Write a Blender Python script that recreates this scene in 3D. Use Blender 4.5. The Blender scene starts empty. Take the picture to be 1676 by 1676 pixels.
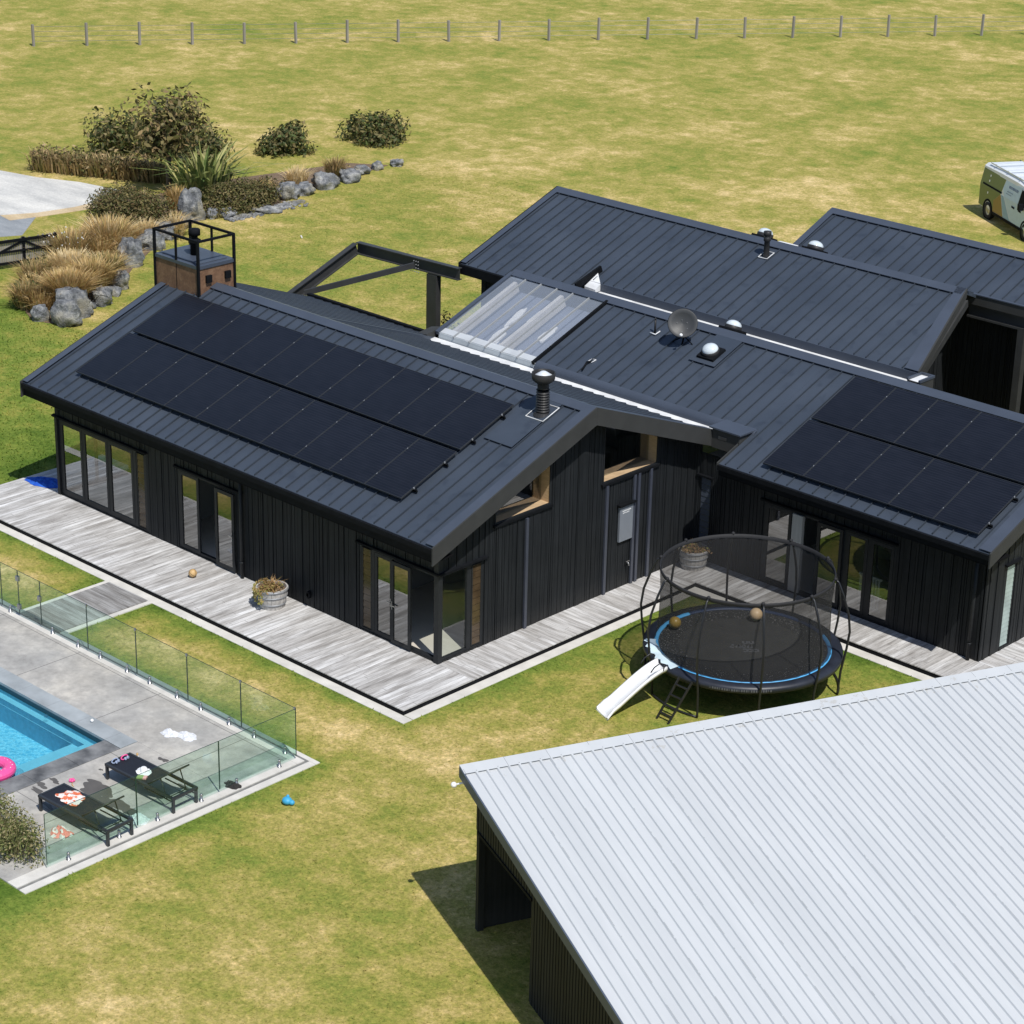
import bpy, math, random
from mathutils import Vector, Matrix, noise

# ------------------------------------------------------------------ camera, sky, sun, exposure
scn = bpy.context.scene
COL = scn.collection
PI = math.pi
rnd = random.Random(11)

cam_d = bpy.data.cameras.new("camera")
cam_d.sensor_fit = 'HORIZONTAL'; cam_d.sensor_width = 36.0; cam_d.lens = 3773.7234 / 1676 * 36
cam_d.shift_y = -10.5 / 1676
cam_d.clip_start = 0.5; cam_d.clip_end = 3000
cam = bpy.data.objects.new("camera", cam_d); COL.objects.link(cam)
R_ = Vector((0.72307382, 0.69044993, 0.02105089)); U_ = Vector((-0.27265863, 0.25727657, 0.92707391)); F_ = Vector((-0.63468222, 0.67608258, -0.37428709))
M_ = Matrix((R_, U_, -F_)).transposed().to_4x4(); M_.translation = Vector((33.20845, -33.07185, 22.79950))
cam.matrix_world = M_
scn.camera = cam

SUN = Vector((0.5007, -0.1922, 0.844)).normalized()
world = bpy.data.worlds.new("World"); scn.world = world; world.use_nodes = True
wn = world.node_tree.nodes; wl = world.node_tree.links
sky = wn.new("ShaderNodeTexSky"); sky.sky_type = 'NISHITA'; sky.sun_disc = False
sky.sun_elevation = math.asin(SUN.z); sky.sun_rotation = math.atan2(SUN.x, SUN.y)
sky.air_density = 1.0; sky.dust_density = 0.6; sky.ozone_density = 1.0
wl.new(sky.outputs[0], wn["Background"].inputs[0]); wn["Background"].inputs[1].default_value = 0.11
sun_d = bpy.data.lights.new("sun", 'SUN'); sun_d.energy = 4.2; sun_d.angle = math.radians(0.53); sun_d.color = (1.0, 0.965, 0.90)
sun = bpy.data.objects.new("sun", sun_d); COL.objects.link(sun)
sun.rotation_euler = SUN.to_track_quat('Z', 'Y').to_euler(); sun.location = SUN * 60
scn.view_settings.view_transform = 'Standard'; scn.view_settings.look = 'None'
scn.view_settings.exposure = 0.0; scn.view_settings.gamma = 1.0
scn.cycles.transparent_max_bounces = 24
scn.cycles.caustics_reflective = False; scn.cycles.caustics_refractive = False

# ------------------------------------------------------------------ material helpers
def new_mat(name):
    m = bpy.data.materials.new(name); m.use_nodes = True
    return m, m.node_tree.nodes, m.node_tree.links, m.node_tree.nodes["Principled BSDF"]

def obj_coord(n): return n.new("ShaderNodeTexCoord").outputs['Object']

def add_noise(n, l, co, scale, detail=4, rough=0.55, stretch=None):
    if stretch:
        mp = n.new("ShaderNodeMapping"); l.new(co, mp.inputs[0]); mp.inputs['Scale'].default_value = stretch; co = mp.outputs[0]
    t = n.new("ShaderNodeTexNoise"); l.new(co, t.inputs['Vector'])
    t.inputs['Scale'].default_value = scale; t.inputs['Detail'].default_value = detail; t.inputs['Roughness'].default_value = rough
    return t.outputs['Fac']

def ramp(n, l, fac, stops):
    r = n.new("ShaderNodeValToRGB"); l.new(fac, r.inputs[0]); e = r.color_ramp.elements
    while len(e) < len(stops): e.new(0.5)
    for el, (p, c) in zip(e, stops): el.position = p; el.color = (c[0], c[1], c[2], 1) if len(c) == 3 else c
    return r.outputs[0]

def mixc(n, l, fac, a, b, mode='MIX'):
    m = n.new("ShaderNodeMix"); m.data_type = 'RGBA'; m.blend_type = mode
    for s, v in ((m.inputs[0], fac), (m.inputs[6], a), (m.inputs[7], b)):
        if hasattr(v, 'is_linked') or hasattr(v, 'links'): l.new(v, s)
        elif isinstance(v, (int, float)): s.default_value = v
        else: s.default_value = (*v, 1)
    return m.outputs[2]

def math_(n, l, op, a, b=None, clamp=False):
    m = n.new("ShaderNodeMath"); m.operation = op; m.use_clamp = clamp
    for s, v in ((m.inputs[0], a), (m.inputs[1], b)):
        if v is None: continue
        if isinstance(v, (int, float)): s.default_value = v
        else: l.new(v, s)
    return m.outputs[0]

def bump(n, l, bs, h, strength, dist=0.02):
    b = n.new("ShaderNodeBump"); b.inputs['Strength'].default_value = strength; b.inputs['Distance'].default_value = dist
    l.new(h, b.inputs['Height']); l.new(b.outputs[0], bs.inputs['Normal'])

def simple(name, col, rough=0.6, var=0.15, scale=6.0, metal=0.0, bmp=0.0, spec=0.5, stretch=None, coat=0.0):
    m, n, l, b = new_mat(name)
    f = add_noise(n, l, obj_coord(n), scale, stretch=stretch)
    lo = tuple(c * (1 - var) for c in col); hi = tuple(min(1, c * (1 + var)) for c in col)
    l.new(ramp(n, l, f, [(0.25, lo), (0.75, hi)]), b.inputs['Base Color'])
    b.inputs['Roughness'].default_value = rough; b.inputs['Metallic'].default_value = metal
    b.inputs['Specular IOR Level'].default_value = spec; b.inputs['Coat Weight'].default_value = coat
    if bmp: bump(n, l, b, f, bmp)
    return m

def attr_mat(name, rough=0.7, trans=0.0, spec=0.3):
    m, n, l, b = new_mat(name)
    a = n.new("ShaderNodeAttribute"); a.attribute_name = "col"
    l.new(a.outputs['Color'], b.inputs['Base Color']); b.inputs['Roughness'].default_value = rough
    b.inputs['Specular IOR Level'].default_value = spec
    if trans:
        tr = n.new("ShaderNodeBsdfTranslucent"); l.new(a.outputs['Color'], tr.inputs[0])
        mx = n.new("ShaderNodeMixShader"); mx.inputs[0].default_value = trans
        l.new(b.outputs[0], mx.inputs[1]); l.new(tr.outputs[0], mx.inputs[2])
        l.new(mx.outputs[0], n["Material Output"].inputs[0])
    return m

def glassy(name, tint, refl, rough=0.0, fres=True, gcol=(1, 1, 1)):
    m, n, l, b = new_mat(name); n.remove(b)
    t = n.new("ShaderNodeBsdfTransparent"); t.inputs[0].default_value = (*tint, 1)
    g = n.new("ShaderNodeBsdfGlossy"); g.inputs['Roughness'].default_value = rough; g.inputs[0].default_value = (*gcol, 1)
    mx = n.new("ShaderNodeMixShader")
    if fres:
        fr = n.new("ShaderNodeLayerWeight"); fr.inputs[0].default_value = 0.5
        l.new(math_(n, l, 'ADD', math_(n, l, 'POWER', fr.outputs['Facing'], 5.0), refl, True), mx.inputs[0])
    else: mx.inputs[0].default_value = refl
    l.new(t.outputs[0], mx.inputs[1]); l.new(g.outputs[0], mx.inputs[2])
    l.new(mx.outputs[0], n["Material Output"].inputs[0])
    return m

def roof_mat(name, col):
    m, n, l, b = new_mat(name); co = obj_coord(n)
    f1 = add_noise(n, l, co, 0.55, 4, 0.55); f2 = add_noise(n, l, co, 2.6, 3, 0.5)
    base = ramp(n, l, f1, [(0.3, tuple(c * 0.86 for c in col)), (0.7, tuple(c * 1.1 for c in col))])
    smudge = ramp(n, l, f2, [(0.30, (0.80, 0.81, 0.83)), (0.42, (1, 1, 1))])
    sep = n.new("ShaderNodeSeparateXYZ"); l.new(co, sep.inputs[0])
    pan = math_(n, l, 'FLOOR', math_(n, l, 'DIVIDE', sep.outputs[0], 0.370))
    wn_ = n.new("ShaderNodeTexWhiteNoise"); wn_.noise_dimensions = '1D'; l.new(pan, wn_.inputs['W'])
    panv = ramp(n, l, wn_.outputs[0], [(0, (0.97, 0.97, 0.97)), (1, (1.03, 1.03, 1.03))])
    c = mixc(n, l, 1.0, base, smudge, 'MULTIPLY'); c = mixc(n, l, 1.0, c, panv, 'MULTIPLY')
    l.new(c, b.inputs['Base Color'])
    l.new(ramp(n, l, f1, [(0.3, (0.38,) * 3), (0.7, (0.52,) * 3)]), b.inputs['Roughness'])
    bump(n, l, b, add_noise(n, l, co, 0.8, 1), 0.06, 0.02)
    return m

M = {}
M['roof'] = roof_mat("roof_metal", (0.047, 0.060, 0.083))
M['seam'] = simple("roof_seam_metal", (0.033, 0.042, 0.057), 0.5, 0.2, 3)
M['flash'] = simple("flashing_metal", (0.058, 0.071, 0.098), 0.42, 0.12, 1.2)
M['fascia'] = simple("fascia_paint", (0.046, 0.047, 0.047), 0.65, 0.12, 2.0, spec=0.2)
M['dark'] = simple("black_paint", (0.008, 0.009, 0.011), 0.7, 0.25, 5, spec=0.08)
M['frame'] = simple("window_frame_paint", (0.020, 0.022, 0.025), 0.5, 0.15, 8, spec=0.25)
M['steel'] = simple("painted_steel", (0.040, 0.041, 0.042), 0.5, 0.2, 3)
M['white'] = simple("white_gutter", (0.70, 0.71, 0.72), 0.5, 0.22, 2.2)
M['soffit'] = simple("soffit_paint", (0.008, 0.008, 0.009), 0.8, 0.1, 3, spec=0.05)
M['glass'] = glassy("window_glass", (0.62, 0.66, 0.64), 0.24)
M['fence_glass'] = glassy("fence_glass", (0.86, 0.945, 0.905), 0.035); M['clear_glass'] = glassy("clear_glass", (0.85, 0.9, 0.88), 0.10)
M['glass_edge'] = simple("glass_edge", (0.02, 0.05, 0.045), 0.2, 0.1)
M['chrome'] = simple("brushed_steel", (0.42, 0.42, 0.43), 0.32, 0.1, 20, metal=0.9)
M['inner'] = simple("interior_plaster", (0.30, 0.29, 0.27), 0.8, 0.06, 1)
M['floor_in'] = simple("interior_floor", (0.62, 0.57, 0.50), 0.6, 0.06, 2)
M['pine'] = simple("pine_reveal", (0.52, 0.37, 0.22), 0.6, 0.18, 5, stretch=(1, 1, 8))
M['white_plastic'] = simple("white_plastic", (0.85, 0.86, 0.87), 0.35, 0.03, 3)
M['concrete_pale'] = simple("pale_concrete", (0.62, 0.60, 0.56), 0.85, 0.16, 2.5, bmp=0.15)
M['black_rubber'] = simple("black_rubber", (0.014, 0.014, 0.016), 0.75, 0.2, 6)
M['leaf'] = attr_mat("leaf", 0.6, 0.25)
M['straw'] = attr_mat("straw", 0.8, 0.3)
M['cloth'] = attr_mat("cloth", 0.9, 0.1)
M['timber_grey'] = simple("grey_timber", (0.27, 0.25, 0.23), 0.85, 0.3, 3, stretch=(1, 1, 0.15), bmp=0.2)
M['bark'] = simple("bark", (0.10, 0.085, 0.07), 0.9, 0.3, 10, bmp=0.4)
M['tube'] = simple("tramp_tube", (0.018, 0.019, 0.022), 0.38, 0.2, 10)

def wall_mat():
    m, n, l, b = new_mat("black_cladding"); co = obj_coord(n)
    f = add_noise(n, l, co, 3.0, 4, 0.6, (6, 6, 0.25)); g = add_noise(n, l, co, 1.1, 3)
    c = ramp(n, l, f, [(0.3, (0.010, 0.0118, 0.0140)), (0.7, (0.022, 0.0245, 0.0275))])
    c = mixc(n, l, 1.0, c, ramp(n, l, g, [(0.3, (0.85,) * 3), (0.7, (1.15,) * 3)]), 'MULTIPLY')
    sz = n.new("ShaderNodeSeparateXYZ"); l.new(co, sz.inputs[0])
    foot = math_(n, l, 'SUBTRACT', 1.0, math_(n, l, 'DIVIDE', sz.outputs[2], 0.45), True)
    dust = math_(n, l, 'MULTIPLY', math_(n, l, 'MULTIPLY', foot, add_noise(n, l, co, 5.0, 4, 0.7)), 0.16)
    c = mixc(n, l, dust, c, (0.17, 0.155, 0.135))
    l.new(c, b.inputs['Base Color']); b.inputs['Roughness'].default_value = 0.6; b.inputs['Specular IOR Level'].default_value = 0.18
    bump(n, l, b, f, 0.15, 0.01)
    return m
M['wall'] = wall_mat()

def corten():
    m, n, l, b = new_mat("rust_panel"); co = obj_coord(n)
    f = add_noise(n, l, co, 3.5, 6, 0.65); g = add_noise(n, l, co, 16, 4, 0.7)
    c = ramp(n, l, f, [(0.25, (0.085, 0.044, 0.025)), (0.5, (0.16, 0.088, 0.050)), (0.75, (0.31, 0.195, 0.115))])
    c = mixc(n, l, 0.35, c, ramp(n, l, g, [(0.35, (0.10, 0.05, 0.03)), (0.65, (0.28, 0.15, 0.08))]))
    l.new(c, b.inputs['Base Color']); b.inputs['Roughness'].default_value = 0.75
    return m
M['corten'] = corten()

def planks(name, along, w=0.137, dim=1.0):
    """weathered grey decking: boards run along axis `along` (0=x, 1=y)"""
    m, n, l, b = new_mat(name); co = obj_coord(n)
    sep = n.new("ShaderNodeSeparateXYZ"); l.new(co, sep.inputs[0])
    u = sep.outputs[1 - along]
    q = math_(n, l, 'DIVIDE', u, w); idx = math_(n, l, 'FLOOR', q); fr = math_(n, l, 'FRACT', q)
    wn_ = n.new("ShaderNodeTexWhiteNoise"); wn_.noise_dimensions = '1D'; l.new(idx, wn_.inputs['W'])
    st = (1, 1, 1); st = (0.30, 2.6, 1) if along == 0 else (2.6, 0.30, 1)
    comb = n.new("ShaderNodeVectorMath"); comb.operation = 'ADD'; l.new(co, comb.inputs[0])
    sc = n.new("ShaderNodeVectorMath"); sc.operation = 'SCALE'; l.new(wn_.outputs['Color'], sc.inputs[0]); sc.inputs['Scale'].default_value = 30
    l.new(sc.outputs[0], comb.inputs[1])
    f = add_noise(n, l, comb.outputs[0], 2.6, 6, 0.68, st)
    g = add_noise(n, l, co, 1.3, 5, 0.65, (0.5, 1.6, 1) if along == 0 else (1.6, 0.5, 1))
    c = ramp(n, l, f, [(0.24, (0.17, 0.16, 0.15)), (0.42, (0.44, 0.43, 0.42)), (0.55, (0.64, 0.635, 0.63)), (0.74, (0.84, 0.835, 0.83))])
    tone = ramp(n, l, wn_.outputs['Value'], [(0.0, tuple(dim * q for q in (0.78, 0.77, 0.76))), (1.0, tuple(dim * q for q in (1.08, 1.09, 1.10)))])
    c = mixc(n, l, 1.0, c, tone, 'MULTIPLY')
    c = mixc(n, l, 1.0, c, ramp(n, l, g, [(0.3, (0.76, 0.74, 0.72)), (0.68, (1.06, 1.06, 1.07))]), 'MULTIPLY')
    rowo = math_(n, l, 'MULTIPLY', wn_.outputs['Value'], 3.0)
    jq = math_(n, l, 'FRACT', math_(n, l, 'DIVIDE', math_(n, l, 'ADD', sep.outputs[along], rowo), 3.1))
    c = mixc(n, l, math_(n, l, 'LESS_THAN', jq, 0.003), c, (0.14, 0.13, 0.12))
    gap = math_(n, l, 'LESS_THAN', math_(n, l, 'ABSOLUTE', math_(n, l, 'SUBTRACT', fr, 0.5)), 0.480)
    c = mixc(n, l, gap, (0.10, 0.095, 0.09), c)
    l.new(c, b.inputs['Base Color']); b.inputs['Roughness'].default_value = 0.85
    hh = math_(n, l, 'ADD', math_(n, l, 'MULTIPLY', f, 0.25), gap)
    bump(n, l, b, hh, 0.4, 0.012)
    return m
M['deck_y'] = planks("deck_boards", 1); M['deck_x'] = planks("deck_boards_cross", 0); M['deck_old'] = planks("walkway_boards", 0, 0.137, 0.62)

def lawn_mat():
    m, n, l, b = new_mat("lawn_grass"); co = obj_coord(n)
    a = n.new("ShaderNodeAttribute"); a.attribute_name = "lush"
    d = n.new("ShaderNodeAttribute"); d.attribute_name = "arid"
    big = add_noise(n, l, co, 0.20, 5, 0.62); mid = add_noise(n, l, co, 1.15, 6, 0.70); fine = add_noise(n, l, co, 7.0, 5, 0.75)
    hair = add_noise(n, l, co, 17.0, 4, 0.75)
    s = math_(n, l, 'ADD', math_(n, l, 'MULTIPLY', big, 0.68), math_(n, l, 'MULTIPLY', mid, 0.75))
    s = math_(n, l, 'ADD', s, math_(n, l, 'MULTIPLY', fine, 0.36))
    s = math_(n, l, 'SUBTRACT', s, 0.390)
    s = math_(n, l, 'ADD', s, math_(n, l, 'MULTIPLY', d.outputs['Fac'], 0.22))
    s = math_(n, l, 'SUBTRACT', s, math_(n, l, 'MULTIPLY', a.outputs['Fac'], 0.42))
    c = ramp(n, l, s, [(0.10, (0.085, 0.145, 0.022)), (0.30, (0.170, 0.225, 0.042)), (0.46, (0.285, 0.275, 0.067)), (0.57, (0.395, 0.330, 0.110)), (0.69, (0.58, 0.445, 0.205)), (0.80, (0.74, 0.57, 0.32))])
    c = mixc(n, l, 1.0, c, ramp(n, l, hair, [(0.30, (0.66, 0.68, 0.62)), (0.50, (1, 1, 1)), (0.70, (1.28, 1.25, 1.17))]), 'MULTIPLY')
    c = mixc(n, l, 1.0, c, ramp(n, l, fine, [(0.3, (0.80, 0.83, 0.76)), (0.7, (1.14, 1.12, 1.09))]), 'MULTIPLY')
    l.new(c, b.inputs['Base Color']); b.inputs['Roughness'].default_value = 0.95; b.inputs['Specular IOR Level'].default_value = 0.1
    h = math_(n, l, 'ADD', hair, math_(n, l, 'MULTIPLY', fine, 0.6))
    bump(n, l, b, h, 0.5, 0.05)
    return m
M['lawn'] = lawn_mat()

def paving_mat():
    m, n, l, b = new_mat("pool_paving_concrete"); co = obj_coord(n)
    f = add_noise(n, l, co, 1.3, 7, 0.68); g = add_noise(n, l, co, 6, 4, 0.7); k = add_noise(n, l, co, 0.5, 3)
    c = ramp(n, l, f, [(0.25, (0.30, 0.29, 0.275)), (0.5, (0.42, 0.405, 0.385)), (0.72, (0.58, 0.555, 0.51))])
    c = mixc(n, l, 1.0, c, ramp(n, l, g, [(0.3, (0.84,) * 3), (0.6, (1.05,) * 3)]), 'MULTIPLY')
    c = mixc(n, l, 1.0, c, ramp(n, l, k, [(0.3, (0.88, 0.90, 0.92)), (0.7, (1.06, 1.04, 1.0))]), 'MULTIPLY')
    sep = n.new("ShaderNodeSeparateXYZ"); l.new(co, sep.inputs[0])
    def joint(out, period, off):
        q = math_(n, l, 'FRACT', math_(n, l, 'DIVIDE', math_(n, l, 'ADD', out, off), period))
        return math_(n, l, 'LESS_THAN', math_(n, l, 'ABSOLUTE', math_(n, l, 'SUBTRACT', q, 0.5)), 0.4965)
    j = math_(n, l, 'MULTIPLY', joint(sep.outputs[0], 2.9, 0.45), joint(sep.outputs[1], 2.35, 0.65))
    c = mixc(n, l, j, (0.16, 0.155, 0.15), c)
    l.new(c, b.inputs['Base Color']); b.inputs['Roughness'].default_value = 0.8
    bump(n, l, b, g, 0.15, 0.01)
    return m
M['paving'] = paving_mat()
M['coping'] = simple("stone_coping", (0.33, 0.36, 0.38), 0.7, 0.25, 1.6, bmp=0.1)
M['coping_wet'] = simple("wet_stone_coping", (0.19, 0.19, 0.19), 0.35, 0.72, 2.2)
M['wet'] = simple("wet_concrete", (0.115, 0.105, 0.095), 0.35, 0.15, 5)
M['pool_tile'] = simple("pool_plaster", (0.50, 0.74, 0.80), 0.6, 0.06, 6)
M['pool_riser'] = simple("pool_riser_shaded", (0.24, 0.46, 0.60), 0.6, 0.15, 9)  # darker than the treads: grazing light on the risers put into the colour
M['pool_line'] = simple("pool_waterline_tile", (0.035, 0.045, 0.07), 0.3, 0.2, 6)

def water_mat():
    m, n, l, b = new_mat("pool_water"); n.remove(b); co = obj_coord(n)
    t = n.new("ShaderNodeBsdfTransparent"); t.inputs[0].default_value = (0.50, 0.80, 0.90, 1)
    g = n.new("ShaderNodeBsdfGlossy"); g.inputs['Roughness'].default_value = 0.02
    fr = n.new("ShaderNodeFresnel"); fr.inputs[0].default_value = 1.33
    mx = n.new("ShaderNodeMixShader"); l.new(fr.outputs[0], mx.inputs[0]); l.new(t.outputs[0], mx.inputs[1]); l.new(g.outputs[0], mx.inputs[2])
    h = add_noise(n, l, co, 5.5, 3, 0.6)
    bp = n.new("ShaderNodeBump"); bp.inputs['Strength'].default_value = 0.5; bp.inputs['Distance'].default_value = 0.04
    l.new(h, bp.inputs['Height']); l.new(bp.outputs[0], g.inputs['Normal']); l.new(bp.outputs[0], fr.inputs['Normal'])
    l.new(mx.outputs[0], n["Material Output"].inputs[0])
    return m
M['water'] = water_mat()

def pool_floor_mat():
    m, n, l, b = new_mat("pool_floor_painted_caustics"); co = obj_coord(n)
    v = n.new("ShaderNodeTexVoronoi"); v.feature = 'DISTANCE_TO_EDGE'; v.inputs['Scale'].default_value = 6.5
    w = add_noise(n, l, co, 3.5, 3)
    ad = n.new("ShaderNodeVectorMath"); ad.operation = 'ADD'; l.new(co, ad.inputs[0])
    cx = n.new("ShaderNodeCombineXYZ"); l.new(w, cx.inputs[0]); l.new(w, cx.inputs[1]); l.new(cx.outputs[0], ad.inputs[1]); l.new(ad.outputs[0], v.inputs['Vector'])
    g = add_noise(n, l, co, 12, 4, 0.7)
    c = ramp(n, l, v.outputs['Distance'], [(0.0, (0.62, 0.90, 0.95)), (0.14, (0.34, 0.72, 0.84)), (0.40, (0.20, 0.58, 0.74))])  # pale cell edges imitate sunlight caustics, painted into the floor colour
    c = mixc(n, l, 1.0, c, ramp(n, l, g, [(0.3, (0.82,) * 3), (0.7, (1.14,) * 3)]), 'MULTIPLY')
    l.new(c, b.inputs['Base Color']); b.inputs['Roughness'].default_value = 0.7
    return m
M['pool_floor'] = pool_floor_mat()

def panel_mat():
    m, n, l, b = new_mat("solar_cell_sheet"); co = obj_coord(n)
    sep = n.new("ShaderNodeSeparateXYZ"); l.new(co, sep.inputs[0])
    f = add_noise(n, l, co, 2.2, 4, 0.6, (0.7, 9, 1)); g = add_noise(n, l, co, 0.8, 3)
    q = math_(n, l, 'FRACT', math_(n, l, 'DIVIDE', sep.outputs[1], 0.079))
    ln = math_(n, l, 'LESS_THAN', q, 0.14)
    c = ramp(n, l, f, [(0.3, (0.0055, 0.0070, 0.0115)), (0.7, (0.0115, 0.0130, 0.0190))])
    c = mixc(n, l, math_(n, l, 'MULTIPLY', ln, 0.5), c, (0.034, 0.036, 0.052))
    c = mixc(n, l, 1.0, c, ramp(n, l, g, [(0.3, (0.85,) * 3), (0.7, (1.2,) * 3)]), 'MULTIPLY')
    l.new(c, b.inputs['Base Color']); b.inputs['Roughness'].default_value = 0.30; b.inputs['Specular IOR Level'].default_value = 0.36
    return m
M['cells'] = panel_mat()
M['panel_frame'] = simple("panel_frame", (0.034, 0.037, 0.042), 0.4, 0.1, 5)
M['clamp'] = simple("clamp_metal", (0.34, 0.35, 0.37), 0.4, 0.05, 5, metal=0.3)

def rock_mat():
    m, n, l, b = new_mat("boulder_stone"); co = obj_coord(n)
    f = add_noise(n, l, co, 2.3, 9, 0.72); g = add_noise(n, l, co, 6.0, 6, 0.7); k = add_noise(n, l, co, 1.1, 3)
    c = ramp(n, l, f, [(0.32, (0.05, 0.055, 0.06)), (0.45, (0.19, 0.20, 0.215)), (0.55, (0.34, 0.345, 0.35)), (0.68, (0.62, 0.62, 0.61))])
    c = mixc(n, l, ramp(n, l, k, [(0.50, (0, 0, 0)), (0.66, (0.55, 0.55, 0.55))]), c, (0.33, 0.29, 0.18))
    c = mixc(n, l, 1.0, c, ramp(n, l, g, [(0.3, (0.7,) * 3), (0.65, (1.15,) * 3)]), 'MULTIPLY')
    l.new(c, b.inputs['Base Color']); b.inputs['Roughness'].default_value = 0.9
    bump(n, l, b, f, 1.0, 0.25)
    return m
M['rock'] = rock_mat()

def road_mat(name, c1, c2, c3):
    m, n, l, b = new_mat(name); co = obj_coord(n)
    f = add_noise(n, l, co, 0.6, 7, 0.7, (0.45, 1.5, 1)); g = add_noise(n, l, co, 14, 4, 0.75)
    c = ramp(n, l, f, [(0.3, c1), (0.5, c2), (0.68, c3)])
    c = mixc(n, l, 1.0, c, ramp(n, l, g, [(0.3, (0.82,) * 3), (0.7, (1.12,) * 3)]), 'MULTIPLY')
    l.new(c, b.inputs['Base Color']); b.inputs['Roughness'].default_value = 0.9
    return m
M['road'] = road_mat("chip_seal_drive", (0.42, 0.42, 0.41), (0.60, 0.59, 0.56), (0.74, 0.72, 0.67))
M['gravel'] = road_mat("grey_gravel", (0.20, 0.22, 0.24), (0.29, 0.31, 0.33), (0.38, 0.40, 0.41))
M['bare'] = road_mat("bare_earth", (0.45, 0.34, 0.20), (0.58, 0.45, 0.28), (0.66, 0.54, 0.36))

def net_mat(name, col, opac):
    m, n, l, b = new_mat(name)
    t = n.new("ShaderNodeBsdfTransparent"); mx = n.new("ShaderNodeMixShader"); mx.inputs[0].default_value = opac
    b.inputs['Base Color'].default_value = (*col, 1); b.inputs['Roughness'].default_value = 0.9
    l.new(t.outputs[0], mx.inputs[1]); l.new(b.outputs[0], mx.inputs[2]); l.new(mx.outputs[0], n["Material Output"].inputs[0])
    return m
M['net'] = net_mat("safety_net", (0.020, 0.020, 0.021), 0.62)
M['poly'] = net_mat("clear_roof_sheet", (0.38, 0.44, 0.54), 0.24)

def mat_bed():
    m, n, l, b = new_mat("jumping_mat"); co = obj_coord(n)
    ln = n.new("ShaderNodeVectorMath"); ln.operation = 'LENGTH'; l.new(co, ln.inputs[0])
    w = add_noise(n, l, co, 26, 2, 0.5); f = add_noise(n, l, co, 2.5, 4)
    outer = math_(n, l, 'GREATER_THAN', ln.outputs['Value'], 1.42)
    spk = math_(n, l, 'MULTIPLY', math_(n, l, 'GREATER_THAN', w, 0.655), outer)
    c = ramp(n, l, f, [(0.3, (0.026, 0.027, 0.027)), (0.7, (0.040, 0.041, 0.040))])
    c = mixc(n, l, outer, c, (0.019, 0.020, 0.021)); c = mixc(n, l, spk, c, (0.40, 0.40, 0.39))
    l.new(c, b.inputs['Base Color']); b.inputs['Roughness'].default_value = 0.8
    return m
M['mat_bed'] = mat_bed()
def flat(name, col, rough=0.5, **k): return simple(name, col, rough, 0.06, 6, **k)
M['navy_pad'] = simple("navy_vinyl", (0.020, 0.024, 0.036), 0.45, 0.3, 3, bmp=0.2)
M['cyan'] = flat("cyan_vinyl", (0.09, 0.40, 0.76)); M['logo'] = flat("logo_print", (0.11, 0.115, 0.125))
M['barrel'] = simple("oak_staves", (0.46, 0.44, 0.42), 0.85, 0.35, 9, stretch=(3, 3, 0.3), bmp=0.2)
M['hoop'] = simple("galvanised_hoop", (0.33, 0.34, 0.36), 0.5, 0.2, 9, metal=0.4)
M['sling'] = simple("charcoal_sling", (0.013, 0.015, 0.022), 0.6, 0.15, 12)
M['lounger'] = simple("charcoal_frame", (0.030, 0.034, 0.040), 0.4, 0.1, 8)
M['ball_tan'] = simple("tan_leather", (0.55, 0.36, 0.16), 0.5, 0.15, 7); M['ball_dark'] = flat("dark_seams", (0.10, 0.06, 0.03))
M['ball_olive'] = simple("mustard_rubber", (0.36, 0.24, 0.05), 0.35, 0.1, 4); M['ball_cream'] = simple("cream_rubber", (0.80, 0.58, 0.34), 0.45, 0.08, 4)
M['ball_green'] = flat("green_rubber", (0.30, 0.42, 0.16))
M['pink'] = flat("pink_vinyl", (0.85, 0.10, 0.33), 0.3); M['pink_pale'] = flat("pale_pink", (0.90, 0.45, 0.45)); M['purple'] = flat("purple_vinyl", (0.25, 0.05, 0.42), 0.3)
M['red'] = flat("orange_red", (0.78, 0.15, 0.08)); M['blue'] = simple("blue_tarp_fabric", (0.02, 0.09, 0.50), 0.5, 0.3, 4); M['skyblue'] = flat("sky_blue_rubber", (0.05, 0.36, 0.62))
M['lens'] = flat("mask_lens", (0.30, 0.36, 0.50), 0.2); M['clear_ball'] = glassy("clear_vinyl", (0.85, 0.9, 0.92), 0.08)
M['dome'] = simple("skylight_acrylic", (0.62, 0.68, 0.72), 0.08, 0.12, 5, coat=1.0)
M['galv'] = simple("galvanised_steel", (0.70, 0.74, 0.78), 0.45, 0.08, 4, metal=0.2)
M['sealant'] = flat("white_sealant", (0.70, 0.71, 0.72))
M['duct'] = simple("flue_collar", (0.026, 0.026, 0.028), 0.5, 0.3, 5, spec=0.3)
M['dish'] = simple("dish_grey", (0.040, 0.042, 0.045), 0.5, 0.1, 3)
M['meter'] = simple("meter_door", (0.20, 0.22, 0.255), 0.45, 0.05, 4)
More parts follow.
